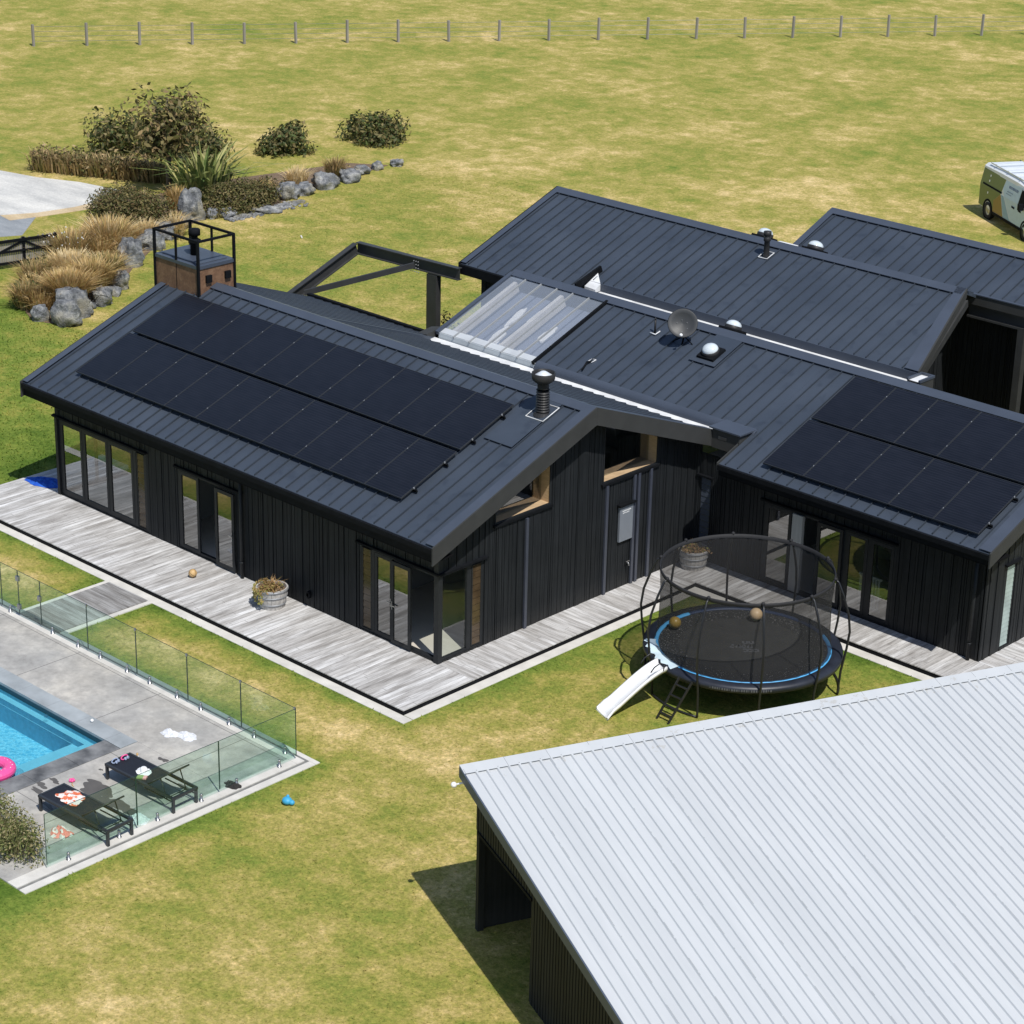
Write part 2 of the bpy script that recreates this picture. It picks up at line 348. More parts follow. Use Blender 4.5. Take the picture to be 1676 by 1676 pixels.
def zinc_mat():
    m, n, l, b = new_mat("pale_zinc_sheet"); co = obj_coord(n)
    f = add_noise(n, l, co, 0.7, 5, 0.6, (3.0, 0.5, 1)); g = add_noise(n, l, co, 3.0, 5, 0.7); h = add_noise(n, l, co, 1.6, 4, 0.6)
    c = ramp(n, l, f, [(0.3, (0.505, 0.525, 0.545)), (0.7, (0.555, 0.573, 0.590))])
    sep = n.new("ShaderNodeSeparateXYZ"); l.new(co, sep.inputs[0])
    sheetq = math_(n, l, 'DIVIDE', sep.outputs[0], 0.82)
    w_ = n.new("ShaderNodeTexWhiteNoise"); w_.noise_dimensions = '1D'; l.new(math_(n, l, 'FLOOR', sheetq), w_.inputs['W'])
    c = mixc(n, l, 1.0, c, ramp(n, l, w_.outputs[0], [(0, (0.975,) * 3), (1, (1.02,) * 3)]), 'MULTIPLY')
    lap = math_(n, l, 'LESS_THAN', math_(n, l, 'FRACT', sheetq), 0.010)
    lap = math_(n, l, 'MULTIPLY', lap, math_(n, l, 'GREATER_THAN', h, 0.50))
    c = mixc(n, l, lap, c, (0.25, 0.26, 0.27))
    nearr = math_(n, l, 'MULTIPLY', math_(n, l, 'GREATER_THAN', sep.outputs[1], -0.55), math_(n, l, 'GREATER_THAN', g, 0.63))
    c = mixc(n, l, math_(n, l, 'MULTIPLY', nearr, 0.5), c, (0.40, 0.38, 0.34))
    l.new(c, b.inputs['Base Color']); b.inputs['Roughness'].default_value = 0.5
    bump(n, l, b, f, 0.05, 0.03)
    return m
M['shed_roof'] = zinc_mat()
M['shed_trim'] = simple("slate_trim", (0.075, 0.095, 0.13), 0.5, 0.1, 2)
M['soil'] = simple("dry_soil", (0.16, 0.11, 0.07), 0.95, 0.3, 14)
M['olive'] = simple("olive_wrap", (0.16, 0.20, 0.06), 0.45, 0.06, 3); M['brown'] = flat("brown_wrap", (0.30, 0.19, 0.045), 0.45)
M['van_white'] = flat("van_paint", (0.78, 0.80, 0.82), 0.3, coat=0.5); M['van_blue'] = flat("pale_blue_wrap", (0.52, 0.66, 0.76), 0.35); M['van_band'] = flat("steel_blue_wrap", (0.24, 0.42, 0.56), 0.35)
M['van_text'] = flat("wrap_print", (0.16, 0.22, 0.34)); M['tyre'] = simple("tyre_rubber", (0.016, 0.016, 0.017), 0.8, 0.2, 9)

# ------------------------------------------------------------------ mesh builder
class MB:
    def __init__(s): s.v = []; s.f = []; s.mi = []; s.sm = []; s.col = []; s.mats = []
    def _m(s, mat):
        if mat is None: return 0
        if mat not in s.mats: s.mats.append(mat)
        return s.mats.index(mat)
    def add(s, vs, fs, mat=None, smooth=False, col=None):
        o = len(s.v); s.v += [tuple(v) for v in vs]; k = s._m(mat)
        for f in fs: s.f.append([i + o for i in f]); s.mi.append(k); s.sm.append(smooth); s.col.append(col)
    def hexa(s, p, mat=None):     # p: 8 points, bottom ring 0-3, top ring 4-7
        s.add(p, [(3, 2, 1, 0), (4, 5, 6, 7), (0, 1, 5, 4), (1, 2, 6, 5), (2, 3, 7, 6), (3, 0, 4, 7)], mat)
    def box(s, x0, x1, y0, y1, z0, z1, mat=None):
        s.hexa([(x0, y0, z0), (x1, y0, z0), (x1, y1, z0), (x0, y1, z0), (x0, y0, z1), (x1, y0, z1), (x1, y1, z1), (x0, y1, z1)], mat)
    def bar(s, a, b, w, h, up=(0, 0, 1), mat=None):
        a = Vector(a); b = Vector(b); d = (b - a).normalized(); u = Vector(up)
        sd = d.cross(u)
        if sd.length < 1e-4: sd = d.cross(Vector((1, 0, 0)))
        sd.normalize(); u = sd.cross(d).normalized(); sd *= w / 2; u *= h / 2
        s.hexa([a - sd - u, a + sd - u, b + sd - u, b - sd - u, a - sd + u, a + sd + u, b + sd + u, b - sd + u], mat)
    def prism(s, pts, off, mat=None):      # polygon extruded by vector off
        n = len(pts); off = Vector(off); q = [Vector(p) for p in pts]
        s.add(q + [p + off for p in q], [list(range(n))[::-1], list(range(n, 2 * n))] + [(i, (i + 1) % n, n + (i + 1) % n, n + i) for i in range(n)], mat)
    def tube(s, path, r, seg=8, mat=None, closed=False, caps=True):
        P = [Vector(p) for p in path]; n = len(P); vs = []
        prev = None
        for i in range(n):
            if closed: t = P[(i + 1) % n] - P[i - 1]
            else: t = P[min(i + 1, n - 1)] - P[max(i - 1, 0)]
            t.normalize()
            if prev is None:
                a = Vector((0, 0, 1)) if abs(t.z) < 0.9 else Vector((1, 0, 0))
                e = t.cross(a).normalized()
            else:
                e = prev - t * prev.dot(t)
                e = e.normalized() if e.length > 1e-6 else t.orthogonal().normalized()
            prev = e; g = t.cross(e)
            rr = r[i] if isinstance(r, (list, tuple)) else r
            for k in range(seg):
                an = 2 * PI * k / seg; vs.append(P[i] + (e * math.cos(an) + g * math.sin(an)) * rr)
        fs = []
        for i in range(n if closed else n - 1):
            j = (i + 1) % n
            for k in range(seg): fs.append((i * seg + k, i * seg + (k + 1) % seg, j * seg + (k + 1) % seg, j * seg + k))
        if caps and not closed: fs += [tuple(range(seg))[::-1], tuple(range((n - 1) * seg, n * seg))]
        s.add(vs, fs, mat, True)
    def lathe(s, prof, c=(0, 0, 0), seg=24, mat=None, axis=None, smooth=True):
        c = Vector(c); q = Vector((0, 0, 1)).rotation_difference(Vector(axis)) if axis is not None else None
        vs = []; fs = []
        for r, z in prof:
            for k in range(seg):
                p = Vector((r * math.cos(2 * PI * k / seg), r * math.sin(2 * PI * k / seg), z))
                if q: p.rotate(q)
                vs.append(c + p)
        for i in range(len(prof) - 1):
            for k in range(seg): fs.append((i * seg + k, i * seg + (k + 1) % seg, (i + 1) * seg + (k + 1) % seg, (i + 1) * seg + k))
        s.add(vs, fs, mat, smooth)
    def sphere(s, c, r, seg=16, rings=10, mat=None, sc=(1, 1, 1)):
        prof = [(max(1e-4, r * math.sin(PI * i / rings)), -r * math.cos(PI * i / rings)) for i in range(rings + 1)]
        o = len(s.v); s.lathe(prof, (0, 0, 0), seg, mat)
        for i in range(o, len(s.v)): v = s.v[i]; s.v[i] = (c[0] + v[0] * sc[0], c[1] + v[1] * sc[1], c[2] + v[2] * sc[2])
    def build(s, name, mat=None, parent=None, loc=None):
        me = bpy.data.meshes.new(name)
        me.from_pydata([tuple(v) for v in s.v], [], s.f)
        mats = s.mats if s.mats else [mat]
        for m in mats: me.materials.append(m)
        if s.mats: me.polygons.foreach_set('material_index', s.mi)
        me.polygons.foreach_set('use_smooth', s.sm)
        if any(c is not None for c in s.col):
            at = me.color_attributes.new("col", 'FLOAT_COLOR', 'CORNER'); data = []
            for f, c in zip(s.f, s.col):
                cc = c or (0.5, 0.5, 0.5)
                for _ in f: data += [cc[0], cc[1], cc[2], 1.0]
            at.data.foreach_set('color', data)
        me.update()
        o = bpy.data.objects.new(name, me); COL.objects.link(o)
        if parent is not None: o.parent = parent
        if loc is not None: o.location = loc
        return o

def tag(o, label, cat, group=None):
    o['label'] = label; o['category'] = cat
    if group: o['group'] = group
    return o
def struct(o): o['kind'] = 'structure'; return o
def stuff(o): o['kind'] = 'stuff'; return o
def thing(name, label, cat, loc=(0, 0, 0), rz=0.0, group=None):
    o = bpy.data.objects.new(name, None); COL.objects.link(o); o.location = loc; o.rotation_euler = (0, 0, rz)
    return tag(o, label, cat, group)
def part(mb, name, mat, parent): return mb.build(name, mat, parent)
def copy_tree(o, parent=None):
    c = o.copy(); COL.objects.link(c)
    if parent is not None: c.parent = parent
    for ch in list(o.children): copy_tree(ch, c)
    return c

G = -0.14            # ground level
S = 0.374            # roof pitch
W = 8.97; HX = 8.46; L = 14.28
def z1(y): return 3.146 + S * (y + 0.632)
def z1b(y): return 5.091 - S * (y - 4.568)
def z2(y): return 3.092 + S * (y - 8.089)
def z2b(y): return z2(12.387) - S * (y - 12.387)
def z3(y): return 4.6 + S * (y - 13.5)
def z3b(y): return z3(16.85) - S * (y - 16.85)
def z4(y): return 5.45 + S * (y - 17.9)
def z4b(y): return z4(19.9) - S * (y - 19.9)

# ------------------------------------------------------------------ lawn (one sheet, hole for the pool)
def axis_lines(lo, hi, step, extra, far):
    a = []; x = lo
    while x <= hi + 1e-6: a.append(round(x, 3)); x += step
    d = step; x = hi
    while x < far: d *= 1.35; x += d; a.append(x)
    d = step; x = lo
    while x > -far: d *= 1.35; x -= d; a.append(x)
    for e in extra:
        a = [q for q in a if abs(q - e) > step * 0.45] + [e]
    return sorted(a)
POOL = (-12.0, -2.4, -11.0, -7.42)
def dbox(x, y, b): return math.hypot(max(b[0] - x, 0, x - b[1]), max(b[2] - y, 0, y - b[3]))
hard = [(-60, 1.37, -2.41, 9), (1.3, 9.5, 7.49, 12), (-60, 1.42, -20, -4.95), (-9.1, -7.3, -5, -2.4)]
def field(x, y):
    d = min(dbox(x, y, b) for b in hard)
    lu = 0.72 * math.exp(-(d / 0.36) ** 1.2)
    lu += 0.40 * math.exp(-((x - 5.2) ** 2 + (y - 4.5) ** 2) / 7)
    lu += 0.15 * math.exp(-((x + 33) ** 2 + (y - 10.5) ** 2) / 5)
    lu += 0.08 * math.exp(-((x + 20) ** 2 + (y - 1.5) ** 2) / 9) + 0.20 * math.exp(-((x + 23) ** 2 + (y - 21) ** 2) / 70)
    ar = 0.45 * math.exp(-((x + 22) ** 2 + (y - 4) ** 2) / 30) + 0.55 * math.exp(-((x + 14) ** 2 + (y - 34) ** 2) / 260) + 0.40 * math.exp(-((x + 26) ** 2 + (y - 6) ** 2) / 20) + 0.35 * math.exp(-((x - 2.5) ** 2 + (y + 3.6) ** 2) / 6)
    if -4.9 < y < -2.4 and x < 1: ar += 0.35 * math.exp(-((y + 3.75) / 0.6) ** 2)
    if -9 > x > -30 and y > 11: ar -= 0.12
    return min(1, lu), ar, d
def build_lawn():
    xs = axis_lines(-46, 24, 0.4, [POOL[0], POOL[1]], 700); ys = axis_lines(-24, 58, 0.4, [POOL[2], POOL[3]], 700)
    nx, ny = len(xs), len(ys)
    vs = []; lush = []; arid = []
    for y in ys:
        for x in xs:
            h = 0.0
            vs.append((x, y, G + h))
            lu, ar, d_ = field(x, y); lush.append(lu); arid.append(ar)
    fs = []
    for j in range(ny - 1):
        for i in range(nx - 1):
            cx = (xs[i] + xs[i + 1]) / 2; cy = (ys[j] + ys[j + 1]) / 2
            if POOL[0] < cx < POOL[1] and POOL[2] < cy < POOL[3]: continue
            fs.append((j * nx + i, j * nx + i + 1, (j + 1) * nx + i + 1, (j + 1) * nx + i))
    me = bpy.data.meshes.new("lawn"); me.from_pydata(vs, [], fs); me.materials.append(M['lawn'])
    for nm, dat in (("lush", lush), ("arid", arid)):
        at = me.attributes.new(nm, 'FLOAT', 'POINT'); at.data.foreach_set('value', dat)
    o = bpy.data.objects.new("lawn", me); COL.objects.link(o); struct(o)
build_lawn()
def build_tufts():
    r = random.Random(3); vs = []; fs = []; lush = []; arid = []
    HARD = [(-15.9, 1.40, -2.42, 9.5), (1.0, 10.8, 7.46, 14), (-60, 1.45, -20, -4.84), (-9.1, -7.26, -5, -2.4), (-13, 12, 9, 24), (-17, -14, 3, 12)]
    Cw = Vector((33.20845, -33.07185, 22.79950)); ff = 3773.7234 / 838
    tries = 0
    while len(fs) < 90000 and tries < 900000:
        tries += 1
        x = r.uniform(-34, 16); y = r.uniform(-16, 34)
        if any(b[0] < x < b[1] and b[2] < y < b[3] for b in HARD): continue
        q = Vector((x, y, G)) - Cw; dz = q.dot(F_)
        if abs(q.dot(R_) / dz * ff) > 1.02 or abs(q.dot(U_) / dz * ff) > 1.02: continue
        lu, ar, d = field(x, y)
        h = r.uniform(0.010, 0.026) + 0.035 * math.exp(-d / 0.10); a = r.uniform(0, 6.283); w = r.uniform(0.012, 0.03)
        dx, dy = math.cos(a) * w, math.sin(a) * w; lx, ly = r.gauss(0, .03), r.gauss(0, .03); o = len(vs)
        vs += [(x - dx, y - dy, G - .004), (x + dx, y + dy, G - .004), (x + lx, y + ly, G + h)]; fs.append((o, o + 1, o + 2))
        for _ in range(3): lush.append(lu); arid.append(ar)
    me = bpy.data.meshes.new("grass"); me.from_pydata(vs, [], fs); me.materials.append(M['lawn'])
    for nm, dat in (("lush", lush), ("arid", arid)):
        at = me.attributes.new(nm, 'FLOAT', 'POINT'); at.data.foreach_set('value', dat)
    o = bpy.data.objects.new("grass", me); COL.objects.link(o); stuff(tag(o, "short mown green and straw-dry grass tufts all over the lawn", "grass"))
build_tufts()

def sheet(name, pts, z, th, mat):
    m = MB(); m.prism([(p[0], p[1], z - th) for p in pts], (0, 0, th)); return struct(m.build(name, mat))
sheet("driveway", [(-42.39, 9.52), (-39.31, 15.46), (-38.69, 16.69), (-38.44, 18.21), (-38.48, 19.99), (-39.38, 21.14), (-41.46, 20.73), (-43.23, 19.93), (-45.13, 19.49), (-62, 13), (-60, 2)][::-1], G + 0.03, 0.05, M['road'])
sheet("bare_verge", [(-38.45, 15.3), (-38.10, 16.8), (-37.85, 18.4), (-38.0, 20.2), (-38.9, 21.5), (-39.38, 21.14), (-38.48, 19.99), (-38.44, 18.21), (-38.69, 16.69), (-39.31, 15.46)], G + 0.018, 0.05, M['bare'])
sheet("gravel_apron", [(-38.93, 7.46), (-36.8, 13.72), (-36.45, 14.45), (-38.6, 16.72), (-39.31, 15.46), (-42.39, 9.52), (-44, 5), (-40, 4)], G + 0.012, 0.05, M['gravel'])
# ------------------------------------------------------------------ decks, strips, paving, pool
def deck(name, x0, x1, y0, y1, mat, top=0.0):
    m = MB(); m.box(x0, x1, y0, y1, top - 0.022, top); return struct(m.build(name, mat))
deck("timber_deck", -15.87, 1.10, -2.15, -0.002, M['deck_y'])
deck("timber_deck_side", 0.0, 1.10, 0.002, 7.76, M['deck_x'])
deck("timber_deck_rear", 0.0, 10.6, 7.764, W, M['deck_y'])
deck("timber_deck_end", HX, 10.6, W + 0.004, 14, M['deck_x'])
deck("timber_deck_left", -15.87, -L - 0.02, 0.004, 2.6, M['deck_y'])
m = MB()
m.box(-15.86, 1.09, -2.14, -2.08, G, -0.024); m.box(1.04, 1.09, -2.075, 7.74, G, -0.024); m.box(1.095, 10.5, 7.775, 7.83, G, -0.024); m.box(-15.86, -15.80, -2.07, 2.57, G, -0.024)
struct(m.build("deck_skirt", M['dark']))
m = MB()
m.box(-30, 1.37, -2.41, -2.145, G - 0.1, -0.128); m.box(1.09, 1.37, -2.125, 7.47, G - 0.1, -0.128); m.box(1.09, 10.8, 7.475, 7.77, G - 0.1, -0.128)
m.box(-9.07, -8.93, -4.9, -2.415, G - 0.1, -0.112); m.box(-7.42, -7.28, -4.9, -2.415, G - 0.1, -0.112)
struct(m.build("concrete_edging", M['concrete_pale']))
m = MB(); m.box(-8.92, -7.43, -5.0, -2.42, G - 0.05, -0.095)
struct(m.build("timber_walkway", M['deck_old']))
# pool terrace: slabs round the pool
m = MB()
for b in ((-14, 0.86, -7.0, -5.26), (-1.9, 0.86, -12.2, -7.004)): m.box(*b, G - 0.2, -0.118)
struct(m.build("pool_terrace", M['paving']))
m = MB()
m.box(-14, 1.16, -5.255, -5.05, G - 0.2, -0.112); m.box(0.865, 1.16, -12.2, -5.26, G - 0.2, -0.112)
m.box(-14, 1.43, -4.98, -4.86, G - 0.2, -0.122); m.box(1.24, 1.43, -12.2, -4.985, G - 0.2, -0.122)
struct(m.build("terrace_kerb", M['concrete_pale']))
m = MB(); m.box(-14, 1.235, -5.045, -4.985, G - 0.2, -0.130); m.box(1.165, 1.235, -12.2, -5.05, G - 0.2, -0.130)
struct(m.build("drain_channel", simple("drain_grey", (0.20, 0.20, 0.19), 0.6, 0.3, 6)))
px0, px1, py0, py1 = POOL
m = MB()
cx_ = -11.9
while cx_ < -2.0:
    nx_ = min(cx_ + 1.05, -1.905); m.box(cx_, nx_ - 0.008, py1 - 0.03, -7.005, -0.17, -0.108); cx_ += 1.05
struct(m.build("pool_coping", M['coping']))
m = MB()
cy_ = py1 - 0.04
k = 0
while cy_ > py0:
    m.box(px1 - 0.03, -1.905, cy_ - 1.05, cy_ - 0.008, -0.17, -0.110); cy_ -= 1.05
struct(m.build("pool_coping_wet", M['coping_wet']))
m = MB()
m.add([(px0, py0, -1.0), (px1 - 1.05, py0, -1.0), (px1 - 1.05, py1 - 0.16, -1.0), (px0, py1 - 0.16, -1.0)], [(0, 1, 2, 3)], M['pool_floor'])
def ledge(yw0, yw1, xw0, xw1, za, zb):    # treads round two sides and the riser below each
    for q, mt_ in (([(px0, py1 - yw1, za), (px1 - xw1, py1 - yw1, za), (px1 - xw0, py1 - yw0, za), (px0, py1 - yw0, za)], 'pool_tile'),
              ([(px1 - xw1, py0, za), (px1 - xw0, py0, za), (px1 - xw0, py1 - yw0, za), (px1 - xw1, py1 - yw1, za)], 'pool_tile'),
              ([(px0, py1 - yw1, zb), (px1 - xw1, py1 - yw1, zb), (px1 - xw1, py1 - yw1, za), (px0, py1 - yw1, za)], 'pool_riser'),
              ([(px1 - xw1, py0, zb), (px1 - xw1, py1 - yw1, zb), (px1 - xw1, py1 - yw1, za), (px1 - xw1, py0, za)], 'pool_riser')):
        m.add(q, [(0, 1, 2, 3)], M[mt_])
ledge(0.0, 0.15, 0.0, 0.62, -0.40, -0.55); ledge(0.15, 0.16, 0.62, 1.05, -0.55, -1.0)
m.add([(px0, py1, -0.40), (px1, py1, -0.40), (px1, py1, -0.32), (px0, py1, -0.32)], [(0, 1, 2, 3)], M['pool_riser']); m.add([(px0, py1, -0.32), (px1, py1, -0.32), (px1, py1, -0.17), (px0, py1, -0.17)], [(0, 1, 2, 3)], M['pool_line'])
m.add([(px1, py0, -0.40), (px1, py1, -0.40), (px1, py1, -0.17), (px1, py0, -0.17)], [(0, 1, 2, 3)], M['pool_line'])
m.add([(px0, py0, -1.75), (px0, py1, -1.75), (px0, py1, -0.1), (px0, py0, -0.1)], [(0, 1, 2, 3)], M['pool_tile'])
m.add([(px0, py0, -1.75), (px1, py0, -1.75), (px1, py0, -0.1), (px0, py0, -0.1)], [(0, 1, 2, 3)], M['pool_tile'])
struct(m.build("pool_shell"))
m = MB(); m.add([(px0, py0, -0.27), (px1, py0, -0.27), (px1, py1, -0.27), (px0, py1, -0.27)], [(0, 1, 2, 3)])
struct(m.build("pool_water", M['water']))
def blob(cx, cy, rx, ry, z, seed, n=60, rough=0.7):
    r = random.Random(seed); ph = [r.uniform(0, 6.28) for _ in range(6)]
    return [(cx + rx * (1 + sum(rough / (k + 1.4) * math.sin((k + 2) * a + ph[k]) for k in range(6)) * 0.55) * math.cos(a),
             cy + ry * (1 + sum(rough / (k + 1.4) * math.sin((k + 2) * a + ph[k]) for k in range(6)) * 0.55) * math.sin(a), z) for a in [2 * PI * i / n for i in range(n)]]
m = MB()
for i, (x, y, rx, ry) in enumerate(((-0.75, -8.95, 0.48, 0.26), (-0.25, -9.0, 0.34, 0.15), (0.18, -8.92, 0.30, 0.16), (-0.95, -8.72, 0.25, 0.13), (-1.75, -9.55, 0.16, 0.07), (-1.6, -9.75, 0.22, 0.06), (-1.72, -9.25, 0.14, 0.06), (-1.0, -9.95, 0.2, 0.05), (0.38, -7.55, 0.2, 0.08), (-0.9, -7.12, 0.12, 0.06), (-1.45, -8.3, 0.05, 0.025), (-1.28, -7.8, 0.05, 0.03))):
    p = blob(x, y, rx, ry, -0.114 + 0.0004 * i, 5 + i); m.add(p, [list(range(len(p)))])
struct(m.build("wet_patches", M['wet']))

# ------------------------------------------------------------------ the house
house = thing("house", "long black timber house with dark standing-seam metal gable roofs and decks around it", "house")

def clip_x(poly, c):      # interval in y of a convex plan polygon on x=c
    ys = []
    n = len(poly)
    for i in range(n):
        (x0, y0), (x1, y1) = poly[i], poly[(i + 1) % n]
        if (x0 - c) * (x1 - c) < 0: t = (c - x0) / (x1 - x0); ys.append(y0 + t * (y1 - y0))
    return (min(ys), max(ys)) if len(ys) >= 2 else None
def roof_face(poly, zf, phase, seam_end=(0.0, 0.0), pitch=0.370, th=0.09, seams=True, seam_w=0.0095, seam_h=0.045, sm='seam'):
    m = MB()
    m.prism([(x, y, zf(y) - th) for x, y in poly], (0, 0, th), M['roof'])
    x0 = min(p[0] for p in poly); x1 = max(p[0] for p in poly)
    c = x0 + phase
    while seams and c < x1 - 0.03:
        iv = clip_x(poly, c)
        if iv and iv[1] - iv[0] > 0.1:
            a, b = iv[0] + seam_end[0], iv[1] - seam_end[1]; w = seam_w; h = seam_h
            m.hexa([(c - w * 1.3, a, zf(a) - 0.004), (c + w * 1.3, a, zf(a) - 0.004), (c + w * 1.3, b, zf(b) - 0.004), (c - w * 1.3, b, zf(b) - 0.004),
                    (c - w, a, zf(a) + h), (c + w, a, zf(a) + h), (c + w, b, zf(b) + h), (c - w, b, zf(b) + h)], M[sm])
        c += pitch
    return m
def ridge_cap(x0, x1, y, zf, zb, w=0.24):
    m = MB(); h0, h1 = 0.050, 0.062
    for f, s_ in ((zf, -1), (zb, 1)):
        e = y + s_ * w
        m.hexa([(x0, e, f(e) + h0), (x1, e, f(e) + h0), (x1, y, f(y) + h0), (x0, y, f(y) + h0), (x0, e, f(e) + h1), (x1, e, f(e) + h1), (x1, y, f(y) + h1), (x0, y, f(y) + h1)])
    return m
def rake_strip(p0, p1, zf, w, inward, h=0.052, th=0.012):   # flat flashing along a gable edge, p in plan
    a = Vector((*p0, zf(p0[1]) + h)); b = Vector((*p1, zf(p1[1]) + h)); iw = Vector((inward * w, 0, 0))
    m = MB(); m.hexa([a, b, b + iw, a + iw] + [q + Vector((0, 0, th)) for q in (a, b, b + iw, a + iw)]); return m
def barge(p0, p1, zf, depth, t, top=0.062):     # vertical board along a gable edge (t = thickness along x, outward)
    a = Vector((*p0, zf(p0[1]) + top)); b = Vector((*p1, zf(p1[1]) + top)); d = Vector((0, 0, depth)); o = Vector((t, 0, 0))
    m = MB(); m.hexa([a - d, b - d, b - d + o, a - d + o, a, b, b + o, a + o]); return m

def sub(mb, name, mat, p): return mb.build(name, mat, p)
# --- left wing (front and back slopes)
eL, eR, RY = -14.715, 0.457, 4.568
r1 = part(roof_face([(eL, -0.632), (eR, -0.632), (eR, RY), (eL, RY)], z1, 0.30, (0.02, 0.20)), "roof", M['roof'], house)
sub(ridge_cap(-13.10, eR - 0.02, RY, z1, z1b), "ridge_cap", M['flash'], r1)
sub(rake_strip((eR, -0.632), (eR, RY), z1, 0.26, -1), "barge_flashing", M['flash'], r1)
sub(rake_strip((eL, -0.632), (eL, RY - .6), z1, 0.20, 1), "barge_flashing", M['flash'], r1)
sub(barge((eR, -0.70), (eR, RY), z1, 0.43, 0.035), "barge_board", M['fascia'], r1)
sub(barge((eL, -0.70), (eL, RY), z1, 0.43, -0.035), "barge_board", M['fascia'], r1)
m = MB(); m.box(eL, eR, -0.70, -0.634, z1(-0.632) - 0.13, z1(-0.632) - 0.012); sub(m, "gutter", M['dark'], r1)
m = MB(); m.box(eL + 0.01, eR - 0.01, -0.628, -0.02, 2.80, 2.83); sub(m, "soffit", M['soffit'], r1)
m = MB(); m.box(eL + 0.01, eR - 0.01, -0.632, -0.60, 2.83, z1(-0.632) - 0.092); sub(m, "fascia_board", M['dark'], r1)
m = MB(); m.hexa([(-1.27, 2.66, z1(2.66) + .046), (-0.39, 2.66, z1(2.66) + .046), (-0.39, 4.34, z1(4.34) + .046), (-1.27, 4.34, z1(4.34) + .046), (-1.27, 2.66, z1(2.66) + .056), (-0.39, 2.66, z1(2.66) + .056), (-0.39, 4.34, z1(4.34) + .056), (-1.27, 4.34, z1(4.34) + .056)])
sub(m, "apron_flashing", M['roof'], r1)
r1b = part(roof_face([(-9.6, RY), (eR, RY), (eR, 8.94), (-9.6, 8.94)], z1b, 0.20, (0.20, 0.0), seam_w=0.016, seam_h=0.024), "roof", M['roof'], house)
sub(rake_strip((eR, RY), (eR, 8.94), z1b, 0.26, -1), "barge_flashing", M['flash'], r1b)
sub(barge((eR, RY + 0.003), (eR, 8.98), z1b, 0.43, 0.035), "barge_board", M['fascia'], r1b)
r1c = part(roof_face([(eL, RY), (-9.604, RY), (-9.604, 9.35), (eL - 0.2, 9.35)], lambda y: z1b(y) + 0.02 * max(0, y - RY), 0.30, (0.20, 0.0), seam_w=0.016, seam_h=0.024), "roof", M['roof'], house)
m = MB(); m.box(eL - 0.2, -9.62, 9.355, 9.47, 3.28, 3.47); sub(m, "gutter", M['dark'], r1c)
# --- box gutter between the wings
m = MB()
m.hexa([(-9.75, 8.90, 3.30), (1.15, 8.90, 3.30), (1.15, 9.295, 3.30), (-9.75, 9.295, 3.30), (-9.75, 8.90, 3.375), (1.15, 8.90, 3.375), (1.15, 9.295, 3.425), (-9.75, 9.295, 3.425)])
g_ = part(m, "gutter", M['white'], house)
m = MB(); m.box(0.50, 1.34, 8.86, 9.42, 3.10, 3.60); rh_ = part(m, "rainwater_head", M['fascia'], house)
m = MB(); m.box(0.44, 1.40, 8.80, 9.48, 3.602, 3.64); sub(m, "lid", M['flash'], rh_)
m = MB(); m.box(0.70, 0.95, 8.853, 8.859, 3.36, 3.44); sub(m, "overflow", M['chrome'], rh_)
m = MB(); m.hexa([(-10.05, 9.0, 3.3), (-9.62, 9.0, 3.3), (-9.62, 9.6, 3.3), (-10.05, 9.6, 3.3), (-10.05, 9.0, 3.48), (-9.62, 9.0, 3.56), (-9.62, 9.6, 3.66), (-10.05, 9.6, 3.56)])
part(m, "rainwater_head", M['fascia'], house)
# --- middle wing
r2R = 9.0
r2 = part(roof_face([(-5.93, 9.34), (1.357, 9.34), (1.357, 12.387), (-5.93, 12.387)], z2, 0.30, (0.02, 0.20)), "roof", M['roof'], house)
m = MB()
prof = [(9.42, z2(9.42) + .050), (9.36, z2(9.36) + .052), (9.29, z2(9.29) + .03), (9.25, 3.50), (9.25, 3.40)]
vs = [(x, y, z) for y, z in prof for x in (-5.85, 1.45)]
m.add(vs, [(2 * i, 2 * i + 1, 2 * i + 3, 2 * i + 2) for i in range(4)], None, True); sub(m, "eave_flashing", M['flash'], r2)
r2d = part(roof_face([(1.36, 8.089), (r2R, 8.089), (r2R, 12.387), (1.36, 12.387)], z2, 0.175, (0.02, 0.20)), "roof", M['roof'], house)
sub(ridge_cap(-9.55, r2R, 12.387, z2, z2b, 0.26), "ridge_cap", M['flash'], r2d)
sub(rake_strip((r2R, 8.089), (r2R, 12.387), z2, 0.30, -1), "barge_flashing", M['flash'], r2d)
sub(barge((r2R, 8.03), (r2R, 12.387), z2, 0.36, 0.035), "barge_board", M['fascia'], r2d)
sub(barge((1.36, 8.03), (1.36, 8.80), z2, 0.20, -0.03), "barge_board", M['fascia'], r2d)
m = MB(); m.box(1.36, r2R, 8.02, 8.087, z2(8.089) - 0.13, z2(8.089) - 0.012); sub(m, "gutter", M['dark'], r2d)
m = MB(); m.box(1.36, r2R - 0.01, 8.095, W - 0.02, 2.80, 2.83); sub(m, "soffit", M['soffit'], r2d)
m = MB(); m.box(1.36, r2R - 0.01, 8.089, 8.12, 2.83, z2(8.089) - 0.092); sub(m, "fascia_board", M['dark'], r2d)
r2b = part(roof_face([(-9.5, 12.387), (r2R, 12.387), (r2R, 13.12), (-9.5, 13.12)], z2b, 0.30, (0.2, 0.0), seam_w=0.016, seam_h=0.024), "roof", M['roof'], house)
m = MB(); m.hexa([(-7.6, 13.12, 4.2), (3.3, 13.12, 4.2), (3.3, 13.465, 4.2), (-7.6, 13.465, 4.2), (-7.6, 13.12, 4.28), (3.3, 13.12, 4.28), (3.3, 13.465, 4.385), (-7.6, 13.465, 4.385)])
part(m, "gutter", M['white'], house)
